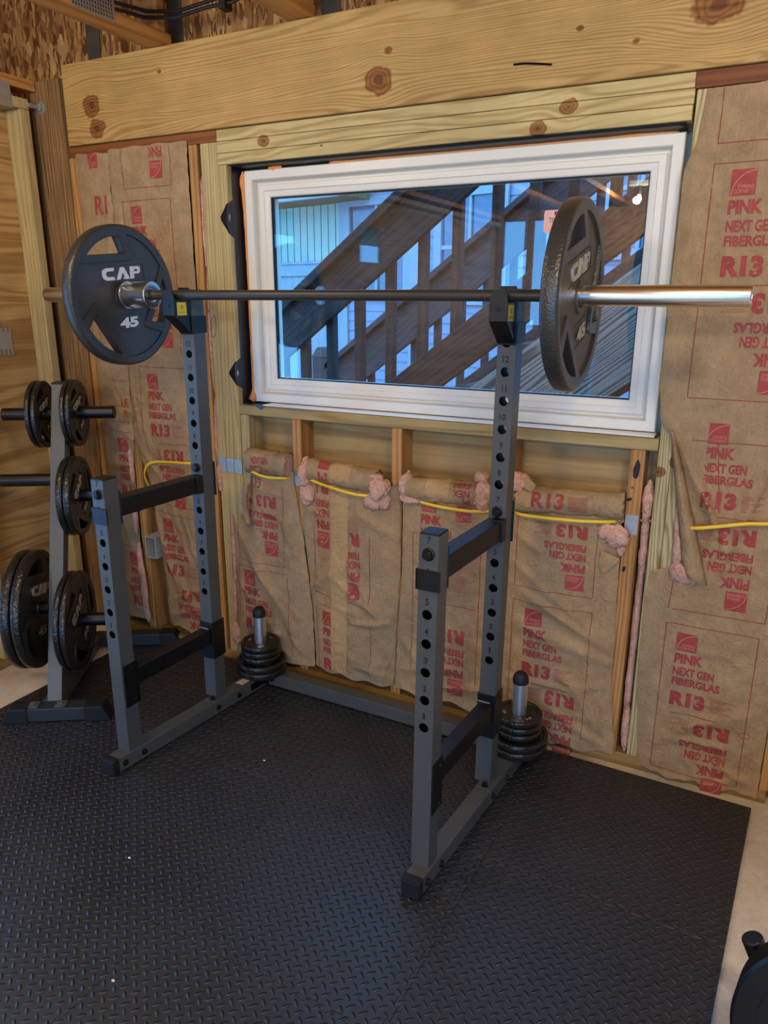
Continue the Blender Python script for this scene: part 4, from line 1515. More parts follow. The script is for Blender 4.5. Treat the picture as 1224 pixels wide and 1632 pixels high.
# ---- left panel, two widths
L2_ = Sheet(left=[(2.03, -0.652), (0.93, -0.648), (0.86, -0.632), (0.76, -0.590), (0.60, -0.566), (0.48, -0.548), (0.36, -0.545), (0.25, -0.525), (0.18, -0.54), (0.08, -0.520)], right=[(2.03, -0.262), (1.9, -0.263), (0.85, -0.262), (0.08, -0.266)], z0=0.084, z1=2.028,
            folds=[(-0.64, 0.92, -0.44, 0.70, 0.008, 0.02), (-0.56, 0.60, -0.45, 0.28, 0.014, 0.022), (-0.50, 0.42, -0.35, 0.18, 0.014, 0.026), (-0.55, 0.20, -0.32, 0.30, 0.012, 0.02), (-0.50, 0.15, -0.30, 0.22, 0.010, 0.018), (-0.45, 0.66, -0.38, 0.40, 0.008, 0.014), (-0.40, 0.66, -0.33, 0.38, 0.008, 0.014), (-0.36, 0.62, -0.29, 0.36, 0.007, 0.014),
                   (-0.63, 1.20, -0.60, 0.92, 0.008, 0.016), (-0.60, 1.14, -0.55, 0.88, 0.006, 0.014), (-0.60, 1.96, -0.40, 1.90, 0.006, 0.02), (-0.34, 0.98, -0.28, 0.86, 0.010, 0.016), (-0.62, 1.90, -0.58, 1.5, 0.005, 0.012)],
            seed=27.5, bulge=0.016, rough=1.2, bottom=lambda u: 0.012 * math.sin(u * 8), top=lambda u: 0.002 * math.sin(u * 21))
pl = batt(-0.45, 0.08, 'kraft paper panel behind the left rack post, edge by the outlet box')
b = MB()
L2_.mesh(b)
L2_.frame(b, -0.572, 1.885, -0.335, 2.02, 'lrb')
L2_.logo(b, -0.432, 1.912, 0.058, True)
L2_.word(b, 'PINK', -0.438, 1.985, -0.37, 2.02, True)
L2_.frame(b, -0.592, 1.28, -0.345, 1.842, 'lrt')
L2_.half(b, -0.550, 1.822, 0.98, 0.98)
L2_.half(b, -0.382, 1.300, 0.98, 0.96, True)
L2_.frame(b, -0.578, 0.95, -0.335, 1.222, 'lt')
L2_.half(b, -0.535, 1.195, 0.98, 0.96)
L2_.line(b, -0.50, 0.912, -0.34, 0.915)
L2_.half(b, -0.375, 0.645, 0.98, 0.93, True)
L2_.line(b, -0.55, 0.655, -0.28, 0.648)
L2_.line(b, -0.55, 0.615, -0.28, 0.605)
L2_.half(b, -0.518, 0.590, 0.98, 0.96)
L2_.half(b, -0.330, 0.030, 0.98, 0.96, True, fine=False)
facing(b, pl)
L1_ = Sheet(left=[(2.03, -0.826), (0.0, -0.826)], right=[(2.03, -0.652), (0.93, -0.650), (0.86, -0.662), (0.70, -0.668), (0.45, -0.672), (0.34, -0.668), (0.10, -0.64)], z0=0.084, z1=2.026,
            folds=[(-0.66, 1.95, -0.70, 1.4, 0.006, 0.016), (-0.80, 0.70, -0.70, 0.4, 0.008, 0.02), (-0.81, 0.30, -0.68, 0.20, 0.010, 0.02)], seed=31.2, bulge=0.008, rough=1.0, top=lambda u: 0.002 * math.sin(u * 12) - 0.006 * u)
p1 = batt(-0.735, 0.08, 'narrow kraft paper strip beside the brown corner post')
b = MB()
L1_.mesh(b)
L1_.logo(b, -0.752, 1.97, 0.050)
L1_.word(b, 'R1', -0.738, 1.80, -0.672, 1.87)
L1_.word(b, '31', -0.700, 1.055, -0.662, 1.085, True)
L1_.word(b, 'R', -0.690, 1.005, -0.667, 1.035)
L1_.frame(b, -0.78, 1.30, -0.665, 1.62, 'l')
L1_.line(b, -0.762, 1.16, -0.665, 1.155)
L1_.line(b, -0.785, 0.945, -0.665, 0.94)
L1_.frame(b, -0.77, 0.985, -0.665, 1.05, 'tb')
L1_.half(b, -0.742, 0.915, 0.9, 0.98, clip=(-0.82, -0.672), fine=False)
L1_.line(b, -0.79, 0.43, -0.67, 0.425)
L1_.half(b, -0.735, 0.40, 0.9, 0.96, clip=(-0.82, -0.665), fine=False)
facing(b, p1)
puff([(-0.674, 0.350, 0.80, 0.012, 0.010, 0.075), (-0.676, 0.346, 0.58, 0.011, 0.010, 0.10), (-0.664, 0.340, 0.36, 0.014, 0.010, 0.10), (-0.652, 0.336, 0.22, 0.017, 0.010, 0.12), (-0.640, 0.334, 0.12, 0.013, 0.008, 0.035)], p1, seed=33)

# ---- next panel beyond the right edge
N_ = Sheet(left=[(2.0, 1.882), (0, 1.882)], right=[(2.0, 2.24), (0, 2.24)], z0=0.03, z1=2.0, seed=40.0)
pn = batt(2.06, 0.03, 'kraft paper panel just past the right picture edge')
b = MB()
N_.mesh(b, 0.02)
N_.half(b, 1.93, 1.80)
facing(b, pn)

# ------------------------------------------------------------------ wiring
def nail_plate(x0, x1, z0, z1, label):
    b = MB()
    poly = []
    n = 9
    for i in range(n + 1):
        x = x0 + (x1 - x0) * i / n
        poly.append((x, z0 - (0.004 if i % 2 else 0)))
    for i in range(n + 1):
        x = x1 - (x1 - x0) * i / n
        poly.append((x, z1 + (0.004 if i % 2 else 0)))
    b.prism(poly, 'y', WY - 0.0022, WY - 0.0006)
    tag(b.build('nail_plate', 'zinc', bevel=0.0005), label, 'plate', 'nail plates guarding the yellow cable')


nail_plate(-0.2055, -0.170, 0.826, 0.880, 'left one of three grey nail plates in a row below the window corner')
nail_plate(-0.1675, -0.1325, 0.826, 0.880, 'middle one of three grey nail plates in a row below the window corner')
nail_plate(-0.129, -0.092, 0.824, 0.878, 'right one of three grey nail plates in a row below the window corner')
nail_plate(0.152, 0.187, 0.808, 0.868, 'grey nail plate on the orange stud left of the taped batt')
nail_plate(1.366, 1.405, 0.797, 0.855, 'grey nail plate on the gouged orange stud under the right window end')
b = MB()
pts = [(-0.585, 0.40, 0.60), (-0.580, 0.355, 0.70), (-0.576, 0.325, 0.765), (-0.565, 0.318, 0.80), (-0.545, 0.315, 0.822), (-0.515, 0.316, 0.836), (-0.47, 0.318, 0.842), (-0.40, 0.322, 0.846), (-0.33, 0.328, 0.848), (-0.27, 0.37, 0.850), (-0.16, 0.40, 0.855), (-0.075, 0.385, 0.862), (-0.05, 0.345, 0.863), (-0.01, 0.318, 0.850), (0.06, 0.312, 0.838), (0.13, 0.340, 0.836), (0.165, 0.39, 0.838), (0.205, 0.365, 0.848), (0.25, 0.325, 0.846), (0.34, 0.312, 0.832), (0.44, 0.312, 0.818), (0.51, 0.345, 0.812), (0.58, 0.392, 0.812), (0.66, 0.345, 0.818), (0.72, 0.325, 0.815), (0.80, 0.318, 0.812), (0.90, 0.325, 0.812), (0.985, 0.385, 0.816), (1.05, 0.325, 0.822), (1.14, 0.312, 0.826), (1.24, 0.314, 0.830), (1.33, 0.345, 0.832), (1.385, 0.395, 0.832), (1.48, 0.40, 0.838), (1.528, 0.365, 0.846), (1.56, 0.322, 0.852), (1.62, 0.315, 0.866), (1.70, 0.316, 0.886), (1.78, 0.322, 0.896), (1.86, 0.39, 0.90), (1.95, 0.35, 0.90)]
# smooth through the points
path = []
for i in range(len(pts) - 1):
    p0, p1_, p2, p3 = [Vector(pts[max(0, min(len(pts) - 1, i + k))]) for k in (-1, 0, 1, 2)]
    for j in range(5):
        t = j / 5
        path.append(0.5 * ((2 * p1_) + (p2 - p0) * t + (2 * p0 - 5 * p1_ + 4 * p2 - p3) * t * t + (3 * p1_ - p0 - 3 * p2 + p3) * t ** 3))
path.append(Vector(pts[-1]))
b.sweep(path, 0.0030, 0.0058, 10)
tag(b.build('electric_cable', 'cable', smooth=60), 'flat yellow electric cable running through the studs below the window', 'cable')
em = empty('outlet_box', (-0.590, 0.36, 0.395), 'grey plastic outlet box beside the orange stud in the left panel', 'box')
b = MB()
x0, x1, z0, z1, t = -0.627, -0.566, 0.395, 0.492, 0.004
b.box(x0, x0 + t, 0.340, 0.43, z0, z1)
b.box(x1 - t, x1, 0.340, 0.43, z0, z1)
b.box(x0 + t, x1 - t, 0.340, 0.43, z0, z0 + t)
b.box(x0 + t, x1 - t, 0.340, 0.43, z1 - t, z1)
b.box(x0 + t, x1 - t, 0.426, 0.43, z0 + t, z1 - t)
b.build('shell', 'box_grey', em, bevel=0.001)
b = MB()
b.sweep([(-0.585, 0.42, 0.485), (-0.590, 0.38, 0.47), (-0.578, 0.362, 0.44), (-0.574, 0.37, 0.415)], 0.0022, 0.0022, 8)
b.sweep([(-0.600, 0.42, 0.485), (-0.603, 0.39, 0.46), (-0.602, 0.38, 0.42)], 0.0020, 0.0020, 8, 1)
b.build('loose_wire', ['paperlabel', 'void'], em, smooth=60)
# gouges in the orange stud right
for x, z, sx, sz in ((1.385, 0.998, 0.009, 0.028), (1.372, 0.905, 0.008, 0.006), (1.378, 0.942, 0.003, 0.003), (1.372, 0.775, 0.009, 0.003), (1.376, 0.68, 0.005, 0.010)):
    b = MB()
    poly = []
    for k in range(12):
        a = 2 * math.pi * k / 12
        q = 1 + 0.35 * noise.noise(Vector((a * 2, x * 50, z * 50)))
        poly.append((x + sx * q * math.cos(a) + 0.4 * sx * math.sin(a), z + sz * q * math.sin(a)))
    b.prism(poly, 'y', WY - 0.0004, WY + 0.01)
    b.build('knot_hole', 'void', GOUGED)
# looped pencil mark on the pale stud left of the window
b = MB()
loop = [(-0.192 + 0.011 * math.cos(a) + 0.004 * math.sin(a), WY - 0.0004, 1.385 + 0.040 * math.sin(a)) for a in [math.radians(20 * k) for k in range(24)]]
b.sweep(loop, 0.0012, 0.0006, 6)
tag(b.build('pencil_mark', 'void'), 'looped black pencil mark on the pale stud left of the window', 'mark')
# ------------------------------------------------------------------ the rack
ROT = -0.0148248
RM = Matrix.Rotation(ROT, 4, 'Z')
rack = empty('squat_rack', (0, 0, 0), 'charcoal grey squat rack with numbered posts standing on the black mat', 'rack', mat=RM)
PW[rack.name] = Matrix.Identity(4)          # its parts are given in the rack's own frame
HS = 0.0762
HR = 0.0130


def upright(cx0, cz_lean, yfront, ztop, z1, nholes, name='upright', skipnum=()):
    """hollow square post with a numbered row of through holes"""
    w, d = 0.050, 0.055
    b = MB()
    zb = 0.053

    def X(z):
        return cx0 + cz_lean * z
    for yy, sgn in ((yfront, -1), (yfront + d, 1)):
        zs = [zb] + [z1 + HS * (k - 0.5) for k in range(nholes + 1)] + [ztop]
        # plain pieces below and above the row
        for za, zc in ((zs[0], zs[1]), (zs[-2], zs[-1])):
            b.add([(X(za) - w / 2, yy, za), (X(za) + w / 2, yy, za), (X(zc) + w / 2, yy, zc), (X(zc) - w / 2, yy, zc)], [(0, 1, 2, 3)])
        for k in range(nholes):
            zc = z1 + HS * k
            n = 24
            vs, fs = [], []
            for i in range(n):
                a = 2 * math.pi * i / n + math.pi / n
                c, s = math.cos(a), math.sin(a)
                q = min(w / 2 / max(1e-6, abs(c)), HS / 2 / max(1e-6, abs(s)))
                # outer point runs round the rectangle
                ox, oz = c * q, s * q
                vs.append((X(zc) + HR * c, yy, zc + HR * s))
                vs.append((X(zc + oz) + ox, yy, zc + oz))
                vs.append((X(zc) + HR * c, yy - sgn * 0.0025, zc + HR * s))
            for i in range(n):
                j = (i + 1) % n
                fs.append((3 * i, 3 * j, 3 * j + 1, 3 * i + 1))
                fs.append((3 * i, 3 * i + 2, 3 * j + 2, 3 * j))
            b.add(vs, fs)
            # corners left out by the fan
            for sx in (-1, 1):
                for sz in (-1, 1):
                    cz = zc + sz * HS / 2
                    best = [(v[0], v[2]) for v in vs[1::3]]
                    corner = (X(cz) + sx * w / 2, cz)
                    near = sorted(best, key=lambda p: (p[0] - corner[0]) ** 2 + (p[1] - corner[1]) ** 2)[:2]
                    b.add([(near[0][0], yy, near[0][1]), (near[1][0], yy, near[1][1]), (corner[0], yy, corner[1])], [(0, 1, 2)])
    y0, y1 = yfront, yfront + d
    for s in (-1, 1):
        b.add([(X(zb) + s * w / 2, y0, zb), (X(zb) + s * w / 2, y1, zb), (X(ztop) + s * w / 2, y1, ztop), (X(ztop) + s * w / 2, y0, ztop)], [(0, 1, 2, 3)])
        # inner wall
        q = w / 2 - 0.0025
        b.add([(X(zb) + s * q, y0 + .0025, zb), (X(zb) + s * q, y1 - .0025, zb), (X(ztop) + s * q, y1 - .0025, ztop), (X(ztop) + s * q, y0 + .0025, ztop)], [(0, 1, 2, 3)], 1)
    for k in range(nholes):
        if k + 1 in skipnum:
            continue
        s_ = str(k + 1)
        vs, fs = text2d(s_, 0.025)
        h = 0.0175
        wd = (0.0055 if s_ == '1' else 0.0095) if len(s_) == 1 else (0.013 if s_ == '11' else 0.018)
        zc = z1 + HS * k + 0.0335
        b.add([(X(zc) - wd / 2 + u * wd, yfront - 0.0004, zc - h / 2 + v * h) for u, v in vs], fs, 1)
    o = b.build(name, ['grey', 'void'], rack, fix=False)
    b = MB()
    b.box(X(ztop) - 0.0245, X(ztop) + 0.0245, y0 + 0.0005, y1 - 0.0005, ztop - 0.001, ztop + 0.004)
    c = b.build('end_cap', 'black', o, bevel=0.002)
    return X


# parent frames for sub-parts
_b0 = MB.build


def _build(self, name, mats, parent=None, **kw):
    o = _b0(self, name, mats, parent, **kw)
    return o


LEAN = 0.0096
XRF = 1.0552
xRF = upright(XRF, LEAN, -0.4147, 0.972, 0.4680, 7)
xRR = upright(1.0774 - 0.0045, LEAN, 0.0, 1.512, 0.4679, 13)
xLF = upright(-0.030, 0.010, -0.4078, 0.972, 0.4710, 7)
xRL = upright(-0.0085, 0.0065, 0.0, 1.512, 0.4746, 13)

# base rails, one on each side, with a fore and a rear piece meeting at the rear post
def base(xa, xb, lab):
    """xa, xb: middle of the rail at its front and its rear end"""
    def X(y):
        return xa + (xb - xa) * (y + 0.46) / 0.76
    b = MB()
    b.hexa([(X(-.455) - .025, -.455, .004), (X(-.455) + .025, -.455, .004), (X(-.035) + .025, -.035, .004), (X(-.035) - .025, -.035, .004),
            (X(-.455) - .025, -.455, .054), (X(-.455) + .025, -.455, .054), (X(-.035) + .025, -.035, .054), (X(-.035) - .025, -.035, .054)])
    b.hexa([(X(-.034) - .0255, -.034, .004), (X(-.034) + .0255, -.034, .004), (X(.30) + .0255, .30, .004), (X(.30) - .0255, .30, .004),
            (X(-.034) - .0255, -.034, .0555), (X(-.034) + .0255, -.034, .0555), (X(.30) + .0255, .30, .0555), (X(.30) - .0255, .30, .0555)])
    r = b.build('base_rail', 'grey', rack, bevel=0.002)
    b = MB()
    b.box(X(-.465) - .027, X(-.465) + .027, -.474, -.452, 0.0, .0555)
    b.box(X(-.465) - .0255, X(-.465) + .0255, -.478, -.474, 0.002, .052)
    b.build('foot_cap', 'blackmat', r, bevel=0.002)
    for y, side in ((-0.43, 1), (-0.355, 1), (-0.02, 1), (0.085, 1)):
        b = MB()
        x = X(y) + 0.0252
        b.cyl((x, y, 0.028), (x + 0.002, y, 0.028), 0.0105, 20)
        b.cyl((x + 0.002, y, 0.028), (x + 0.008, y, 0.028), 0.0075, 6)
        b.build('bolt', 'bolt', r, bevel=0.0005)
    b = MB()
    b.cyl((X(-.02) , -0.022, 0.0555), (X(-.02), -0.022, 0.058), 0.0100, 20)
    b.cyl((X(-.02), -0.022, 0.058), (X(-.02), -0.022, 0.066), 0.0085, 6)
    b.build('bolt', 'bolt', r, bevel=0.0005)
    return X, r


bXL, rL = base(-0.031, 0.050, '')
bXR, rR = base(1.058, 1.113, '')
# white paper label and maker's plate on the left rail
b = MB()
x, y0, y1 = bXL(0.13), 0.115, 0.185
b.hexa([(bXL(y0) - .016, y0, .0556), (bXL(y0) + .016, y0, .0556), (bXL(y1) + .016, y1, .0556), (bXL(y1) - .016, y1, .0556),
        (bXL(y0) - .016, y0, .0560), (bXL(y0) + .016, y0, .0560), (bXL(y1) + .016, y1, .0560), (bXL(y1) - .016, y1, .0560)])
for k in range(7):
    u = 0.010 * k + 0.003
    b.box(bXL(y0 + u) - .012, bXL(y0 + u) + (.012 if k % 3 else .004), y0 + u, y0 + u + 0.0016, .0561, .0563, 1)
o = b.build('paper_label', ['paperlabel', 'void'], rL)
o['label'] = 'white paper label'
b = MB()
b.hexa([(bXL(.15) + .0256, .15, .014), (bXL(.15) + .0262, .15, .014), (bXL(.235) + .0262, .235, .014), (bXL(.235) + .0256, .235, .014),
        (bXL(.15) + .0256, .15, .044), (bXL(.15) + .0262, .15, .044), (bXL(.235) + .0262, .235, .044), (bXL(.235) + .0256, .235, .044)])
b.build('dark_plate', 'black', rL)
# rear cross brace
b = MB()
b.box(bXL(.27) + 0.026, bXR(.27) - 0.026, 0.243, 0.293, 0.004, 0.0555)
cb = b.build('cross_brace', 'grey', rack, bevel=0.002)
b = MB()
for s, X_ in ((1, bXL), (-1, bXR)):
    x = X_(.27) + s * 0.0262
    b.box(min(x, x + s * 0.004), max(x, x + s * 0.004), 0.232, 0.302, 0.002, 0.060)
    for yy in (0.237,):
        b.cyl((x + s * .02, 0.2430, 0.030), (x + s * .02, 0.236, 0.030), 0.0085, 12)
b.build('end_flange', 'black', cb, bevel=0.001)

# pegs at the back, each with five small plates (the plates are things of their own)
PEGS = []
for X_ in (bXL, bXR):
    yp = 0.250 if X_ is bXL else 0.232
    px_ = X_(yp) - (0.006 if X_ is bXL else 0.0)
    b = MB()
    b.lathe([(0.0, 0.0555), (0.0242, 0.0555), (0.0242, 0.296)], 40, 0, Matrix.Translation((px_, yp, 0)))
    r = b.build('plate_post', 'satin', rack, smooth=40)
    b = MB()
    b.lathe([(0.0255, 0.290), (0.0262, 0.296), (0.0258, 0.304), (0.0235, 0.314), (0.0185, 0.323), (0.010, 0.329), (0.0, 0.331)], 40, 0, Matrix.Translation((px_, yp, 0)))
    b.build('round_cap', 'blackmat', r, smooth=60)
    PEGS.append((px_, yp))

# lower side braces: a dark bar bolted to plates on the front post and wrapped round the rear post
for xf, xr in ((xLF, xRL), (xRF, xRR)):
    zf, zr = 0.300, 0.302
    b = MB()
    x0, x1 = xf(zf), xr(zr)
    for (ya, yb, xa, xb) in ((-0.352, -0.006, x0, x1),):
        b.hexa([(xa - .021, ya, .272), (xa + .021, ya, .272), (xb + .021, yb, .272), (xb - .021, yb, .272),
                (xa - .021, ya, .330), (xa + .021, ya, .330), (xb + .021, yb, .330), (xb - .021, yb, .330)])
    r = b.build('side_brace', 'black', rack, bevel=0.003)
    y0 = -0.4078 if xf is xLF else -0.4147
    b = MB()
    b.box(x0 + 0.0252, x0 + 0.0285, y0 + 0.006, y0 + 0.066, 0.214, 0.362)
    b.box(x0 - 0.024, x0 + 0.0285, y0 + 0.0555, y0 + 0.060, 0.214, 0.362)
    for zz in (0.345, 0.232):
        b.cyl((x0 + 0.0285, y0 + 0.042, zz), (x0 + 0.0335, y0 + 0.042, zz), 0.0065, 14, 1)
    b.build('gusset_plate', ['black', 'bolt'], r, bevel=0.001)
    b = MB()
    b.box(x1 - 0.0285, x1 + 0.0285, -0.0045, -0.0008, 0.212, 0.356)
    b.box(x1 + 0.0252, x1 + 0.0288, -0.0045, 0.062, 0.212, 0.356)
    b.box(x1 - 0.0288, x1 - 0.0252, -0.0045, 0.062, 0.212, 0.356)
    for zz in (0.338, 0.228):
        b.cyl((x1 + 0.0288, 0.036, zz), (x1 + 0.034, 0.036, zz), 0.0065, 14, 1)
    b.build('wrap_bracket', ['black', 'bolt'], r, bevel=0.0015)
    b = MB()
    b.box(x1 - 0.026, x1 + 0.012, -0.0075, -0.0045, 0.3295, 0.3325)
    o = b.build('weld_seam', 'zinc', r)

# safety arms at hole 7
for xf, xr in ((xLF, xRL), (xRF, xRR)):
    y0 = -0.4078 if xf is xLF else -0.4147
    xa, xb = xf(0.88), xr(0.88)
    b = MB()
    b.hexa([(xa - .024, y0 + .060, .848), (xa + .024, y0 + .060, .848), (xb + .024, -0.006, .848), (xb - .024, -0.006, .848),
            (xa - .024, y0 + .060, .906), (xa + .024, y0 + .060, .906), (xb + .024, -0.006, .906), (xb - .024, -0.006, .906)])
    r = b.build('safety_arm', 'black', rack, bevel=0.003)
    b = MB()
    b.box(xa - 0.028, xa + 0.028, y0 + 0.0555, y0 + 0.0605, 0.826, 0.932)
    b.build('front_plate', 'black', r, bevel=0.003)
    b = MB()
    b.box(xb - 0.010, xb + 0.0285, -0.030, -0.0010, 0.846, 0.908)
    b.build('rear_sleeve', 'black', r, bevel=0.002)
    b = MB()
    b.box(xb + 0.012, xb + 0.030, 0.0555, 0.061, 0.825, 0.945)
    b.build('rear_tab', 'black', r, bevel=0.001)
    b = MB()
    b.box(xa - 0.0300, xa + 0.0325, y0 - 0.0050, y0 - 0.0006, 0.836, 0.886)
    b.box(xa - 0.0300, xa - 0.0256, y0 - 0.0050, y0 + 0.058, 0.836, 0.886)
    b.cyl((xa, y0 - 0.0050, 0.861), (xa, y0 - 0.0056, 0.861), 0.003, 10, 1)
    b.build('clamp_plate', ['black', 'void'], r, bevel=0.0012)
    for xx, yy, zz in ((xa + 0.001, y0, 0.468 + 6 * HS if xf is xRF else 0.471 + 6 * HS), (xr(0.93), 0.0, 0.4679 + 6 * HS if xf is xRF else 0.4746 + 6 * HS)):
        b = MB()
        T = Matrix.Translation((xx, yy, zz)) @ Matrix.Rotation(math.pi / 2, 4, 'X')
        b.lathe([(0.0155, 0.0008), (0.0155, 0.0040), (0.0135, 0.0050), (0.0118, 0.0050), (0.0118, 0.0125), (0.0105, 0.0140), (0.0, 0.0145)], 28, 0, T)
        b.build('locating_pin', 'bolt', r, smooth=35)

# J hooks at the top of the rear posts
for xr, nm in ((xRL, 'left'), (xRR, 'right')):
    xc = xr(1.45)
    b = MB()
    prof = [(-0.070, 1.384 + 0.052), (-0.012, 1.380), (-0.002, 1.380), (-0.002, 1.522), (-0.009, 1.522), (-0.009, 1.484), (-0.030, 1.4835), (-0.066, 1.4835), (-0.070, 1.486)]
    b.prism(prof, 'x', xc - 0.021, xc + 0.021)
    r = b.build('bar_hook', 'black', rack, bevel=0.0015)
    # front lip with a rounded head
    b = MB()
    poly = [(xc - 0.0235, 1.437), (xc + 0.0235, 1.437)]
    for k in range(13):
        a = math.pi * k / 12
        poly.append((xc + 0.0235 * math.cos(a), 1.489 + 0.0255 * math.sin(a)))
    b.prism(poly, 'y', -0.079, -0.0705)
    b.hexa([(xc - .0235, -0.079, 1.4365), (xc + .0235, -0.079, 1.4365), (xc + .0235, -0.0705, 1.4365), (xc - .0235, -0.0705, 1.4365),
            (xc - .0235, -0.079, 1.4372), (xc + .0235, -0.079, 1.4372), (xc + .0235, -0.0705, 1.4372), (xc - .0235, -0.0705, 1.4372)])
    b.cyl((xc, -0.079, 1.466), (xc, -0.0815, 1.466), 0.0055, 16, 1)
    b.build('front_lip', ['black', 'bolt'], r, bevel=0.001)
    b = MB()
    # slanted under-plate from the lip back to the post
    b.hexa([(xc - .0235, -0.079, 1.437), (xc + .0235, -0.079, 1.437), (xc + .0235, -0.006, 1.379), (xc - .0235, -0.006, 1.379),
            (xc - .0235, -0.074, 1.443), (xc + .0235, -0.074, 1.443), (xc + .0235, -0.004, 1.386), (xc - .0235, -0.004, 1.386)])
    b.build('under_plate', 'black', r)
    b = MB()
    b.box(xc - 0.0295, xc - 0.0262, -0.006, 0.060, 1.380, 1.434)
    b.box(xc + 0.0262, xc + 0.0295, -0.006, 0.060, 1.380, 1.434)
    b.box(xc - 0.0295, xc + 0.0295, 0.0565, 0.060, 1.380, 1.434)
    b.box(xc - 0.0265, xc + 0.0265, -0.0052, -0.001, 1.376, 1.430)
    b.build('post_wrap', 'black', r, bevel=0.0012)
    b = MB()
    b.box(xc + 0.0211, xc + 0.0216, -0.064, -0.022, 1.437, 1.477)
    for (ya, yb, za, zb) in ((-0.060, -0.026, 1.444, 1.4448), (-0.058, -0.028, 1.447, 1.4478)):
        b.box(xc + 0.0216, xc + 0.0218, ya, yb, za, zb, 1)
    T = Matrix.Translation((xc + 0.0216, -0.043, 1.462)) @ Matrix.Rotation(math.pi / 2, 4, 'Y')
    b.lathe([(0.0055, 0.0), (0.0055, 0.0003), (0.0040, 0.0003), (0.0040, 0.0)], 20, 1, T)
    o = b.build('caution_sticker', ['yellow', 'void'], r)
    o['label'] = 'small yellow sticker'

# ------------------------------------------------------------------ iron plates
def curve_slab(outlines, half, bevel=0.0018):
    """flat slab with holes, from closed outlines in the xy plane"""
    cu = bpy.data.curves.new('slab', 'CURVE')
    cu.dimensions = '2D'
    cu.fill_mode = 'BOTH'
    cu.extrude = half - bevel
    cu.bevel_depth = bevel
    cu.bevel_resolution = 1
    for pts in outlines:
        s = cu.splines.new('POLY')
        s.points.add(len(pts) - 1)
        for p, (x, y) in zip(s.points, pts):
            p.co = (x, y, 0, 1)
        s.use_cyclic_u = True
    ob = bpy.data.objects.new('slab', cu)
    C.objects.link(ob)
    bpy.context.view_layer.update()
    me = bpy.data.meshes.new_from_object(ob.evaluated_get(bpy.context.evaluated_depsgraph_get()))
    out = MB()
    out.add([tuple(v.co) for v in me.vertices], [tuple(p.vertices) for p in me.polygons])
    bpy.data.objects.remove(ob)
    bpy.data.curves.remove(cu)
    bpy.data.meshes.remove(me)
    return out


def circ(r, n=96, c=(0, 0)):
    return [(c[0] + r * math.cos(2 * math.pi * i / n), c[1] + r * math.sin(2 * math.pi * i / n)) for i in range(n)]


def rotp(pts, a):
    c, s = math.cos(a), math.sin(a)
    return [(x * c - y * s, x * s + y * c) for x, y in pts]


def round_corners(pts, rr0):
    out = []
    n = len(pts)
    for i in range(n):
        p, q, t_ = Vector(pts[i - 1]), Vector(pts[i]), Vector(pts[(i + 1) % n])
        ang = (p - q).angle(t_ - q, math.pi)
        if ang < math.radians(150):
            rr = min(rr0, 0.45 * (q - p).length, 0.45 * (t_ - q).length)
            u, v = q + (p - q).normalized() * rr, q + (t_ - q).normalized() * rr
            for k in range(4):
                a = k / 3
                w_ = u * (1 - a) ** 2 + q * 2 * a * (1 - a) + v * a * a
                out.append((w_.x, w_.y))
        else:
            out.append((q.x, q.y))
    return out


LET = {   # block letters of the maker's mark, unit boxes
    'C': [(1.0, 1.0), (0.30, 1.0), (0.06, 0.84), (0.0, 0.5), (0.06, 0.16), (0.30, 0.0), (0.97, 0.0), (0.90, 0.27), (0.42, 0.27), (0.30, 0.36), (0.27, 0.5), (0.30, 0.64), (0.42, 0.73), (0.93, 0.73)],
    'A': [(0.0, 0.0), (0.42, 1.0), (0.66, 1.0), (1.04, 0.0), (0.62, 0.0), (0.55, 0.17), (0.70, 0.17), (0.53, 0.64), (0.28, 0.0)],
    'P': [(0.0, 0.0), (0.10, 1.0), (0.85, 1.0), (1.0, 0.88), (0.96, 0.52), (0.80, 0.38), (0.36, 0.38), (0.32, 0.0)],
}


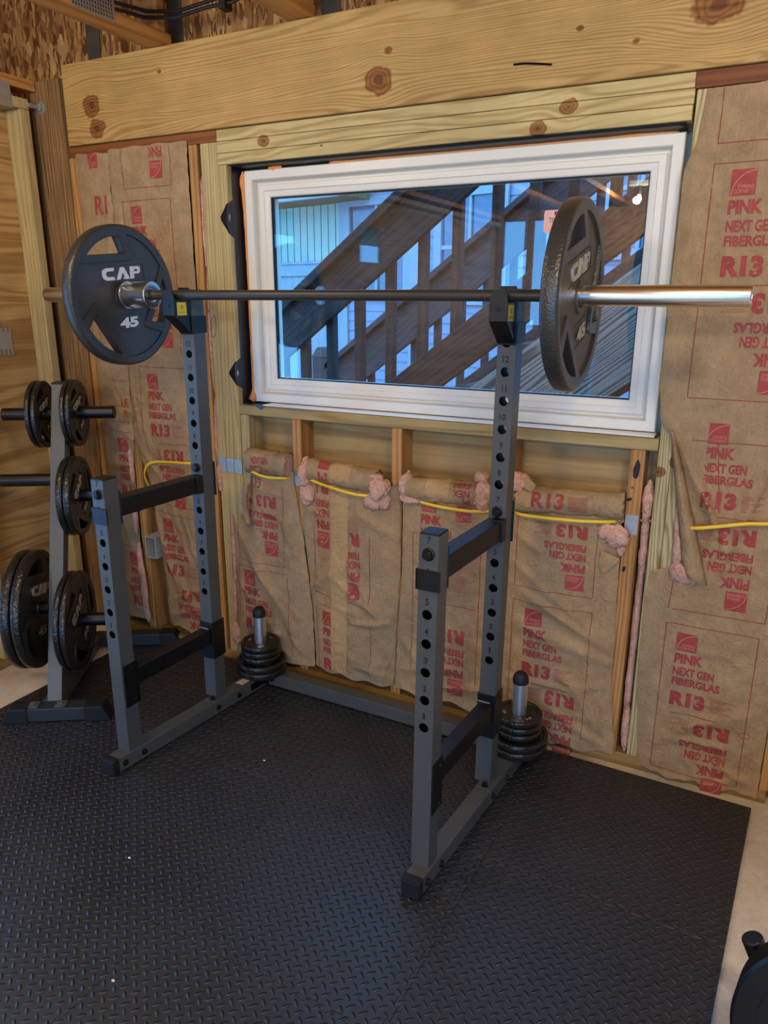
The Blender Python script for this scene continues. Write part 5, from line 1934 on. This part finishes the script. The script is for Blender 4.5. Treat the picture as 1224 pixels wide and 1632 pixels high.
def plate_mesh(R, T, big=True, words=None):
    """one grip plate about z, middle at z=0; materials: rim, web, letters"""
    s = R / 0.2235
    b = MB()
    h = T / 2
    # rim
    prof = []
    rw = 0.031 * s
    for k in range(9):
        a = -math.pi / 2 + math.pi * k / 8
        prof.append((R - 0.010 * s * 1.0 + 0.010 * s * math.cos(a), (h - 0.008 * s) * (1 if a > 0 else -1 if a < 0 else 0) * 1.0 + 0.008 * s * math.sin(a)))
    prof = [(R - rw, -h * 0.45), (R - rw + 0.003 * s, -h + 0.002)] + prof + [(R - rw + 0.003 * s, h - 0.002), (R - rw, h * 0.45)]
    b.lathe(prof, 96, 0)
    # web with three hand holes
    def hole(chord, rad, xr_, xt):
        pts = [(xr_, chord)]
        a0 = math.acos(xt / rad)
        a1 = math.pi - math.asin(min(1, chord / rad)) - 0.03
        pts += [(rad * math.cos(a0 + (a1 - a0) * i / 20), rad * math.sin(a0 + (a1 - a0) * i / 20)) for i in range(21)]
        pts.append((rad * math.cos(a1) + 0.004 * s, chord))
        return round_corners(pts, 0.007 * s)
    holes = [hole(0.131 * s, 0.190 * s, 0.033 * s, 0.012 * s)]
    holes = [rotp(holes[0], 2 * math.pi * k / 3) for k in range(3)]
    web = curve_slab([circ(R - 0.012 * s, 96), circ(0.0262, 48)] + holes, 0.30 * T, 0.0015)
    b.merge(web, None, 1)
    # raised surround of each hole
    base_o = hole(0.112 * s, 0.204 * s, 0.056 * s, 0.040 * s)
    for k in range(3):
        fr = curve_slab([rotp(base_o, 2 * math.pi * k / 3), holes[k]], 0.44 * T, 0.003)
        b.merge(fr, None, 0)
    # hub
    hub = curve_slab([circ(0.038 * max(s, 0.75), 48), circ(0.0262, 48)], 0.40 * T, 0.002)
    b.merge(hub, None, 1)
    # raised pads and lettering on both faces
    z = 0.30 * T
    for sg in (1, -1):
        F = Matrix.Identity(4) if sg == 1 else Matrix.Rotation(math.pi, 4, 'Y')
        t = MB()
        if big:
            x = -0.080 * s
            for ch, wd in (('C', 0.050), ('A', 0.054), ('P', 0.046)):
                t.prism([(x + u * wd * s, (0.053 + v * 0.038) * s) for u, v in LET[ch]], 'z', z, z + 0.004, 2)
                if ch == 'P':
                    t.prism([(x + (0.42 + u * 0.26) * wd * s, (0.053 + (0.58 + v * 0.18) * 0.038) * s) for u, v in ((0, 0), (1, 0), (1, 1), (0, 1))], 'z', z + 0.0035, z + 0.0043, 1)
                x += wd * s + 0.006 * s
            for (x0, x1, y0, y1) in ((-0.100, 0.100, 0.0440, 0.0460), (-0.098, 0.098, 0.0980, 0.1000), (0.098, 0.100, 0.046, 0.098)):
                t.box(x0 * s, x1 * s, y0 * s, y1 * s, z - 0.001, z + 0.002, 0)
            vs, fs = text2d(words or '45', 0.05)
            x0, x1, y0, y1 = -0.040 * s, 0.040 * s, -0.101 * s, -0.067 * s
            pts = [(x0 + u * (x1 - x0) + 0.10 * (v - 0.5) * (y1 - y0), y0 + v * (y1 - y0)) for u, v in vs]
            k0 = len(t.v)
            t.add([(p[0], p[1], z + 0.004) for p in pts], fs, 2)
            for (x0, x1, y0, y1) in ((-0.050, 0.050, -0.1120, -0.1100), (-0.050, 0.050, -0.0580, -0.0560)):
                t.box(x0 * s, x1 * s, y0 * s, y1 * s, z - 0.001, z + 0.002, 0)
        b.merge(t, F)
    return b


_pm = {}


def plate(R, T, mats, mat4, label, group, words=None, key=None):
    key = key or (round(R, 4), round(T, 4), words, tuple(mats))
    if key not in _pm:
        o = plate_mesh(R, T, True, words).build('weight_plate', mats, origin=(0, 0, 0), smooth=38)
        _pm[key] = o
    else:
        o = _pm[key].copy()
        C.objects.link(o)
    o.matrix_world = mat4
    tag(o, label, 'weight plate', group)
    return o


# ------------------------------------------------------------------ the loaded bar
BAR = RM @ Matrix.Translation((0, -0.042, 1.499))
bar = empty('barbell', (0, 0, 0), 'long steel barbell resting across the two black hooks of the rack', 'barbell', mat=BAR)
PW[bar.name] = Matrix.Identity(4)
AX = Matrix.Rotation(math.pi / 2, 4, 'Y')
b = MB()
b.cyl((-0.12, 0, 0), (1.21, 0, 0), 0.0148, 32)
b.build('shaft', 'steel', bar, smooth=40)
for a, c, e in ((-0.097, -0.205, -0.597), (1.205, 1.253, 1.649)):
    sg = -1 if a < 0 else 1
    b = MB()
    b.lathe([(0.0, c), (0.0245, c), (0.0245, e - sg * 0.003), (0.0225, e), (0.018, e), (0.018, e - sg * 0.002), (0.0, e - sg * 0.002)], 48, 0, AX)
    b.build('sleeve', 'chrome', bar, smooth=35)
    b = MB()
    b.lathe([(0.014, a + sg * 0.004), (0.020, a + sg * 0.001), (0.024, a), (0.0395, a), (0.0415, a + sg * 0.002), (0.0415, c - sg * 0.004), (0.0395, c - sg * 0.002), (0.043, c - sg * 0.001), (0.043, c), (0.020, c)], 48, 0, AX)
    b.build('collar', 'chrome', bar, smooth=35)
# plate axis along the bar; plate's z axis -> +x (or -x); top of plate towards +z
def axis_frame(px_, py, pz, d, spin=0.0, base_=None):
    d = Vector(d).normalized()
    up = Vector((0, 0, 1))
    xa = up.cross(d).normalized()
    ya = d.cross(xa)
    mm = Matrix((xa, ya, d)).transposed().to_4x4()
    mm = mm @ Matrix.Rotation(spin, 4, 'Z')
    mm.translation = Vector((px_, py, pz))
    return base_ @ mm if base_ else mm


plate(0.2235, 0.042, ['iron', 'ironpad', 'white'], axis_frame(-0.236, 0, -0.004, (1, 0, 0), math.radians(5), BAR), 'big dark iron plate with white lettering on the left end of the bar', 'plates loaded on the barbell', '45')
plate(0.2235, 0.042, ['iron', 'ironlamplit', 'silver'], axis_frame(1.2645, 0, -0.004, (1, 0, 0), math.radians(15), BAR), 'big iron plate, warm lamplight in its colour, before the window on the right end of the bar', 'plates loaded on the barbell', '45', key='right45')

# ------------------------------------------------------------------ small plates on the rack's two pegs
def small_plate_mesh(R, T, word):
    b = MB()
    h = T / 2
    prof = [(0.0262, -h * 0.6), (0.0262, h * 0.6), (0.034, h * 0.6), (0.036, h * 0.55), (R - 0.016, h * 0.55), (R - 0.013, h * 0.9)]
    for k in range(9):
        a = math.pi / 2 - math.pi * k / 8
        prof.append((R - 0.008 + 0.008 * math.cos(a), (h - 0.006) * math.copysign(1, math.sin(a) if abs(math.sin(a)) > 1e-6 else 1) * (0 if abs(math.sin(a)) < 1e-6 else 1) + 0.006 * math.sin(a)))
    prof += [(R - 0.013, -h * 0.9), (R - 0.016, -h * 0.55), (0.036, -h * 0.55), (0.034, -h * 0.6)]
    b.lathe(prof, 64, 0, None, True)
    for k in range(3):
        vs, fs = text2d(word if k != 1 else 'CAP', 0.03)
        wd, hh = 0.022, 0.010
        pts = rotp([(-wd / 2 + u * wd, -0.048 * R / 0.078 - hh / 2 + v * hh) for u, v in vs], 2 * math.pi * k / 3 + 0.9)
        b.add([(p[0], p[1], h * 0.55 + 0.0012) for p in pts], fs, 1)
    return b


SM = {}
ordn = ['topmost', 'second from the top', 'middle', 'second from the bottom', 'lowest']
for side, (px_, py) in zip(('far left', 'near right'), PEGS):
    z = 0.0560
    stack = [(0.099, 0.0275, '5'), (0.099, 0.0275, '5'), (0.0775, 0.0245, '2.5'), (0.0775, 0.0245, '2.5'), (0.0775, 0.0245, '2.5')]
    for i, (R, T, wd) in enumerate(stack):
        key = (R, T)
        if key not in SM:
            SM[key] = small_plate_mesh(R, T, wd).build('small_weight_plate', ['irondark', 'silver'], origin=(0, 0, 0), smooth=40)
            o = SM[key]
        else:
            o = SM[key].copy()
            C.objects.link(o)
        jig = 0.0006
        o.matrix_world = RM @ (Matrix.Translation((px_ + random.uniform(-jig, jig), py + random.uniform(-jig, jig), z + T / 2)) @ Matrix.Rotation(random.uniform(0, 6) if i < 4 else (2.2 if side == 'near right' else 1.9), 4, 'Z'))
        z += T + 0.0003
        tag(o, 'small dark iron plate, %s of five on the %s floor peg' % (ordn[4 - i], side), 'weight plate', 'small plates on the %s peg' % side)

# ------------------------------------------------------------------ storage tree
TA = math.radians(32)
TM = Matrix.Translation((-0.535, -0.266, 0)) @ Matrix.Rotation(TA, 4, 'Z')
tree = empty('plate_tree', (0, 0, 0), 'grey leaning plate storage tree with three pairs of pegs at the left', 'plate tree', mat=TM)
PW[tree.name] = Matrix.Identity(4)


def yl(z):
    return -0.045 + (z - 0.055) * 0.424


b = MB()
za, zb = 0.05, 1.165
b.hexa([(-.012, yl(za), za), (.040, yl(za), za), (.040, yl(za) + .058, za), (-.012, yl(za) + .058, za),
        (-.023, yl(zb), zb), (.031, yl(zb), zb), (.031, yl(zb) + .058, zb), (-.023, yl(zb) + .058, zb)])
po = b.build('post', 'treegrey', tree, bevel=0.002)
b = MB()
b.hexa([(-.024, yl(zb) - .001, zb), (.032, yl(zb) - .001, zb), (.032, yl(zb) + .059, zb), (-.024, yl(zb) + .059, zb),
        (-.024, yl(zb) - .001, zb + .006), (.032, yl(zb) - .001, zb + .006), (.032, yl(zb) + .059, zb + .006), (-.024, yl(zb) + .059, zb + .006)])
b.build('top_cap', 'black', po, bevel=0.002)
for yc, lab in ((-0.075, 'front'), (0.525, 'rear')):
    xo = 0.03 if lab == 'front' else 0.17
    xa, xb = (-0.10, 0.17) if lab == 'front' else (-0.07, 0.32)
    b = MB()
    b.box(xa, xb, yc - 0.03, yc + 0.03, 0.004, 0.055)
    r = b.build('foot_bar', 'footgrey', tree, bevel=0.003)
    for xx, s in ((xa, -1), (xb, 1)):
        b = MB()
        b.hexa([(xx - s * 0.035, yc - .034, 0), (xx + s * 0.060, yc - .034, 0), (xx + s * 0.060, yc + .034, 0), (xx - s * 0.035, yc + .034, 0),
                (xx - s * 0.035, yc - .034, .058), (xx + s * 0.030, yc - .034, .058), (xx + s * 0.030, yc + .034, .058), (xx - s * 0.035, yc + .034, .058)])
        b.build('foot_cap', 'blackmat', r, bevel=0.003)
b = MB()
b.box(-0.029, 0.029, -0.045, 0.495, 0.004, 0.055)
b.build('spine', 'grey', tree, bevel=0.003)
b = MB()
b.prism([(0.004, 0.055), (0.26, 0.055), (0.20, 0.10), (0.10, 0.22)], 'x', -0.0255, -0.0205)
b.prism([(0.004, 0.055), (0.26, 0.055), (0.20, 0.10), (0.10, 0.22)], 'x', 0.0205, 0.0255)
b.build('gusset', 'treegrey', tree, bevel=0.001)
b = MB()
for sx in (-1, 1):
    b.prism([(sx * 0.030, -0.055), (sx * 0.066, -0.055), (sx * 0.066, -0.090), (sx * 0.060, -0.098), (sx * 0.03, -0.098)], 'z', 0.0552, 0.060)
    b.cyl((sx * 0.050, -0.078, 0.06), (sx * 0.050, -0.078, 0.068), 0.009, 6)
b.build('base_bracket', 'treegrey', tree, bevel=0.001)
PZ = [(1.054, 0.212), (0.812, 0.212), (0.336, 0.212)]
PTS = []
PZ2 = {(0, -1): 1.052, (0, 1): 1.056, (1, -1): 0.812, (1, 1): 0.754, (2, -1): 0.360, (2, 1): 0.315}
for zc, ln in PZ:
    yc = yl(zc) + 0.029
    for s in (-1, 1):
        b = MB()
        zc = PZ2[(len(PTS) // 2, s)]
        yc = yl(zc) + 0.029
        b.cyl((s * 0.024 + 0.008, yc, zc), (s * ln, yc, zc), 0.0242, 36)
        r = b.build('peg', 'black', tree, smooth=40, bevel=0.003)
        PTS.append(yc)


def on_tree(xl, level, R, T, label, group, word, spin):
    F = TM @ axis_frame(xl, PTS[2 * level + (1 if xl > 0 else 0)], PZ2[(level, 1 if xl > 0 else -1)] - 0.0015, (1, 0, 0), spin)
    return plate(R, T, ['irondark', 'irondark', 'silver'], F, label, group, word)


tg = 'plates on the storage tree'
on_tree(-0.055, 0, 0.130, 0.0180, 'top left peg of the storage tree, iron plate against the post', 'plates on the top pegs of the storage tree', '10', 0.3)
on_tree(-0.077, 0, 0.130, 0.0180, 'top left peg of the storage tree, outer iron plate', 'plates on the top pegs of the storage tree', '10', 0.8)
on_tree(0.050, 0, 0.130, 0.0180, 'top right peg of the storage tree, iron plate against the post', 'plates on the top pegs of the storage tree', '10', 0.2)
on_tree(0.070, 0, 0.130, 0.0180, 'top right peg of the storage tree, outer iron plate', 'plates on the top pegs of the storage tree', '10', 0.35)
on_tree(0.054, 1, 0.153, 0.0255, 'middle right peg of the storage tree, thick iron plate against the post', 'plates on the middle peg of the storage tree', '25', 0.2)
on_tree(0.081, 1, 0.153, 0.0255, 'middle right peg of the storage tree, thick outer iron plate', 'plates on the middle peg of the storage tree', '25', 0.6)
on_tree(-0.062, 2, 0.2235, 0.034, 'bottom left peg of the storage tree, large iron plate against the post', 'plates on the bottom pegs of the storage tree', '45', -0.25)
on_tree(-0.0985, 2, 0.2235, 0.034, 'bottom left peg of the storage tree, large outer iron plate', 'plates on the bottom pegs of the storage tree', '45', 0.2)
on_tree(0.064, 2, 0.188, 0.0235, 'bottom right peg of the storage tree, iron plate against the post', 'plates on the bottom pegs of the storage tree', '35', 0.15)
on_tree(0.089, 2, 0.188, 0.0235, 'bottom right peg of the storage tree, outer iron plate', 'plates on the bottom pegs of the storage tree', '35', 0.5)

# ------------------------------------------------------------------ black disc at the lower right corner
ds = empty('plate_stand', (1.90, -0.47, -0.012), 'short black post with rounded top behind the big disc, lower right corner', 'stand')
b = MB()
b.lathe([(0.0, -0.012), (0.07, -0.012), (0.07, 0.004), (0.06, 0.010), (0.0, 0.010)], 40, 0, Matrix.Translation((1.925, -0.47, 0)))
b.build('foot', 'blackmat', ds, smooth=40)
b = MB()
b.cyl((1.925, -0.47, 0.005), (1.822, -0.470, 0.222), 0.0215, 28)
b.build('post', 'black', ds, smooth=40, bevel=0.004)
dx = Vector((-0.16, -0.985, 0.10)).normalized()
xa = Vector((0, 0, 1)).cross(dx).normalized()
ya = dx.cross(xa)
F = Matrix((xa, ya, dx)).transposed().to_4x4()
F.translation = Vector((2.012, -0.650, 0.2060))
bp = empty('bumper_plate', (0, 0, 0), 'large black rubber disc cut off by the lower right corner', 'weight plate', mat=F)
PW[bp.name] = Matrix.Identity(4)
b = MB()
R = 0.2170
b.lathe([(0.05, -0.030), (R - 0.045, -0.030), (R - 0.04, -0.034), (R - 0.006, -0.034), (R, -0.028), (R, 0.028), (R - 0.006, 0.034), (R - 0.040, 0.034), (R - 0.045, 0.029), (0.05, 0.029), (0.05, -0.030)], 96)
b.build('rubber_body', 'black', bp, smooth=35)
b = MB()
b.lathe([(0.0256, -0.036), (0.05, -0.036), (0.055, -0.030), (0.055, 0.030), (0.05, 0.036), (0.0256, 0.036), (0.0256, -0.036)], 48)
b.build('steel_hub', 'chrome', bp, smooth=35)

# ------------------------------------------------------------------ lamp bulbs behind the camera
lf = empty('ceiling_light', (0.62, -4.35, 2.42), 'bare bulb light fixture reflected in the window', 'lamp')
b = MB()
b.box(0.40, 0.84, -4.40, -4.30, 2.42, 2.46)
b.cyl((0.62, -4.35, 2.46), (0.62, -4.35, 2.82), 0.012, 12)
b.build('bracket', 'zinc', lf, bevel=0.003)
for x, y, z in LAMP_POS:
    b = MB()
    b.lathe([(0.0, z - 0.055), (0.012, z - 0.05), (0.020, z - 0.032), (0.020, z - 0.018), (0.012, z + 0.005), (0.010, z + 0.010), (0.0, z + 0.010)], 24, 0, Matrix.Translation((x, y, 0)))
    b.build('bulb', 'bulb', lf, smooth=60)
    b = MB()
    b.cyl((x, y, z + 0.008), (x, y, 2.42), 0.014, 16)
    b.build('socket', 'blackmat', lf)
# ------------------------------------------------------------------ outside the window
b = MB()
b.box(-16, 14, WB + 0.12, 24, -0.30, -0.10)
tag(b.build('ground', 'ground'), 'bare ground outside the window', 'ground', kind='structure')
SL = 0.755


def zl_(h, x):
    return h + SL * (x - 0.5)


def slope_board(mb, h0, h1, x0, x1, y0, y1, mi=0):
    """board between two heights (taken at x = 0.5), following the stair's slope"""
    mb.hexa([(x0, y0, zl_(h0, x0)), (x1, y0, zl_(h0, x1)), (x1, y1, zl_(h0, x1)), (x0, y1, zl_(h0, x0)),
             (x0, y0, zl_(h1, x0)), (x1, y0, zl_(h1, x1)), (x1, y1, zl_(h1, x1)), (x0, y1, zl_(h1, x0))], mi)


st = empty('deck_stair', (0.3, 1.9, -0.10), 'dark stained outdoor stair rising to the right beyond the glass', 'stair')
XA, XB = -1.05, 2.9
b = MB(); slope_board(b, 0.63, 1.08, XA + 0.2, XB, 1.17, 1.215); b.build('stringer', 'weathered', st, bevel=0.004)
b = MB(); slope_board(b, 0.60, 0.63, XA + 0.2, XB, 1.19, 1.30); b.build('stringer_ledger', 'stain', st, bevel=0.002)
b = MB(); slope_board(b, 0.80, 1.07, XA, XB, 2.58, 2.62); b.build('stringer', 'stain', st, bevel=0.004)
b = MB(); slope_board(b, 1.20, 1.41, XA, XB, 1.262, 1.30); b.build('bottom_rail', 'stain', st, bevel=0.003)
b = MB(); slope_board(b, 1.94, 2.165, XA - 0.15, XB, 1.262, 1.30); b.build('top_rail', 'stain', st, bevel=0.003)
b = MB(); slope_board(b, 2.165, 2.215, XA - 0.15, XB, 1.225, 1.365); b.build('cap_rail', 'stain', st, bevel=0.004)
b = MB(); slope_board(b, 1.15, 1.39, XA, XB, 2.58, 2.62); b.build('bottom_rail', 'stain', st, bevel=0.003)
b = MB(); slope_board(b, 1.90, 2.17, XA, XB, 2.58, 2.62); b.build('top_rail', 'stain', st, bevel=0.003)
b = MB(); slope_board(b, 2.17, 2.215, XA, XB, 2.53, 2.67); b.build('cap_rail', 'stain', st, bevel=0.004)
xs_b = [-0.70, -0.539, -0.406, -0.249, -0.09, 0.076, 0.242, 0.406, 0.584, 0.745, 0.905, 1.07, 1.23, 1.39, 1.55, 1.71, 1.87, 2.03]
for x in xs_b:
    b = MB()
    w_ = 0.022
    b.box(x - w_, x + w_, 1.3005, 1.3425, zl_(1.22, x), zl_(2.10, x))
    b.build('baluster', 'stainz', st, bevel=0.003)
for k in range(15):
    x = -0.90 + 0.163 * k
    b = MB()
    b.box(x - 0.022, x + 0.022, 2.621, 2.66, zl_(1.18, x), zl_(2.10, x))
    b.build('baluster', 'stainz', st, bevel=0.003)
for k in range(13):
    x = XA + 0.35 + 0.26 * k
    z = zl_(1.03, x)
    b = MB()
    b.box(x - 0.15, x + 0.15, 1.216, 2.579, z - 0.035, z)
    b.build('tread', 'stain', st, bevel=0.004)
b = MB()
xn, yn = -1.075, 2.60
b.box(xn - 0.07, xn + 0.07, yn - 0.07, yn + 0.07, -0.10, 1.09)
b.add([(xn - 0.075, yn - 0.075, 1.09), (xn + 0.075, yn - 0.075, 1.09), (xn + 0.075, yn + 0.075, 1.09), (xn - 0.075, yn + 0.075, 1.09),
       (xn - 0.045, yn - 0.045, 1.155), (xn + 0.045, yn - 0.045, 1.155), (xn + 0.045, yn + 0.045, 1.155), (xn - 0.045, yn + 0.045, 1.155)],
      [(0, 1, 5, 4), (1, 2, 6, 5), (2, 3, 7, 6), (3, 0, 4, 7), (4, 5, 6, 7), (3, 2, 1, 0)])
b.build('newel_post', 'stainz', st, bevel=0.003)
b = MB()
for x in (1.95, 2.75):
    b.box(x - 0.07, x + 0.07, 2.9, 3.04, -0.10, 3.6)
    b.build('support_post', 'stainz', st, bevel=0.004)
    b = MB()

# neighbouring house, turned a little from the wall
HY = math.radians(-13)
HMx = Matrix.Translation((-2.920, 6.0, 0)) @ Matrix.Rotation(HY, 4, 'Z')
hs = empty('neighbor_house', (0, 0, 0), 'pale house with grooved siding across the yard beyond the stair', 'house', mat=HMx)
PW[hs.name] = Matrix.Identity(4)
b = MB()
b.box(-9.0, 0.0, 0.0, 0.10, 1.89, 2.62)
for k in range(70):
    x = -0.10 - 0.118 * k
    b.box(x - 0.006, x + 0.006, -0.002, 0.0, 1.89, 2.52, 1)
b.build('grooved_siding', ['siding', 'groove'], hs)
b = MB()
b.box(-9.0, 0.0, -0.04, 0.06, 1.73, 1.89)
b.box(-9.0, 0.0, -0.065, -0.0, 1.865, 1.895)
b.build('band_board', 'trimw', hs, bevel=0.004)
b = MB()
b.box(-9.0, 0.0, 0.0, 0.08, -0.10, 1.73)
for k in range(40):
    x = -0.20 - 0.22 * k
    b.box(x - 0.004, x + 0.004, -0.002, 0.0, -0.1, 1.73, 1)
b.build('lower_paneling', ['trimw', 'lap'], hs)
b = MB()
b.box(-9.0, 0.48, -0.55, 0.3, 2.52, 2.56)
b.build('soffit', 'post', hs)
b = MB()
b.box(-9.0, 0.50, -0.60, -0.55, 2.50, 2.75)
b.box(-9.0, 0.50, -0.70, -0.60, 2.66, 2.78)
b.build('fascia_gutter', 'trimw', hs, bevel=0.01)
b = MB()
b.prism([(-0.72, 2.76), (4.0, 4.9), (4.0, 5.0), (-0.72, 2.86)], 'x', -9.0, 0.6)
b.build('roof', 'roofing', hs)
b = MB()
for k in range(60):
    z = -0.10 + 0.11 * k
    b.hexa([(0.0, -0.012, z), (7.0, -0.012, z), (7.0, 0.1, z), (0.0, 0.1, z), (0.0, 0.0, z + 0.11), (7.0, 0.0, z + 0.11), (7.0, 0.1, z + 0.11), (0.0, 0.1, z + 0.11)])
b.build('lap_siding', 'lap', hs)
b = MB()
b.box(-0.02, 0.10, -0.035, 0.0, -0.1, 2.56)
b.build('corner_board', 'trimw', hs, bevel=0.004)
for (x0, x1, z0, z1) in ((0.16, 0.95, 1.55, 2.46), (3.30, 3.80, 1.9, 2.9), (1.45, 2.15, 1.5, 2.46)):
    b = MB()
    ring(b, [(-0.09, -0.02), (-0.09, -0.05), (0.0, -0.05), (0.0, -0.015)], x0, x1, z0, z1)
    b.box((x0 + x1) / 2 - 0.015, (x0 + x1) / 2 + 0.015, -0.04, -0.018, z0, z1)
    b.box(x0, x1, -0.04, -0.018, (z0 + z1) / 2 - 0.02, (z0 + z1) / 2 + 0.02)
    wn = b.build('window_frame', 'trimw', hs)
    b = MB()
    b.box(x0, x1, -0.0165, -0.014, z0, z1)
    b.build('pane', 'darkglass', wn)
b = MB()
b.box(1.05, 1.20, -0.08, -0.012, -0.1, 2.56)
b.build('downspout', 'trimw', hs, bevel=0.01)

# ------------------------------------------------------------------ crumbs on the mat
for (x, y, z_, lab) in ((0.365, -0.182, 0.003, 'tiny white chip lying on the mat between the rack rails'), (0.555, -1.02, 0.002, 'tiny pale crumb on the mat near the bottom picture edge'), (0.30, -0.72, 0.002, 'tiny pale splinter on the mat left of the puzzle seam')):
    bm = bmesh.new()
    bmesh.ops.create_icosphere(bm, subdivisions=2, radius=1)
    b = MB()
    b.add([(x + v.co.x * 0.0045 * (1 + 0.5 * noise.noise(v.co * 3)), y + v.co.y * 0.003, z_ + v.co.z * 0.0022) for v in bm.verts], [tuple(v.index for v in f.verts) for f in bm.faces])
    bm.free()
    tag(b.build('chip', 'white', smooth=30), lab, 'debris', 'crumbs on the mat')
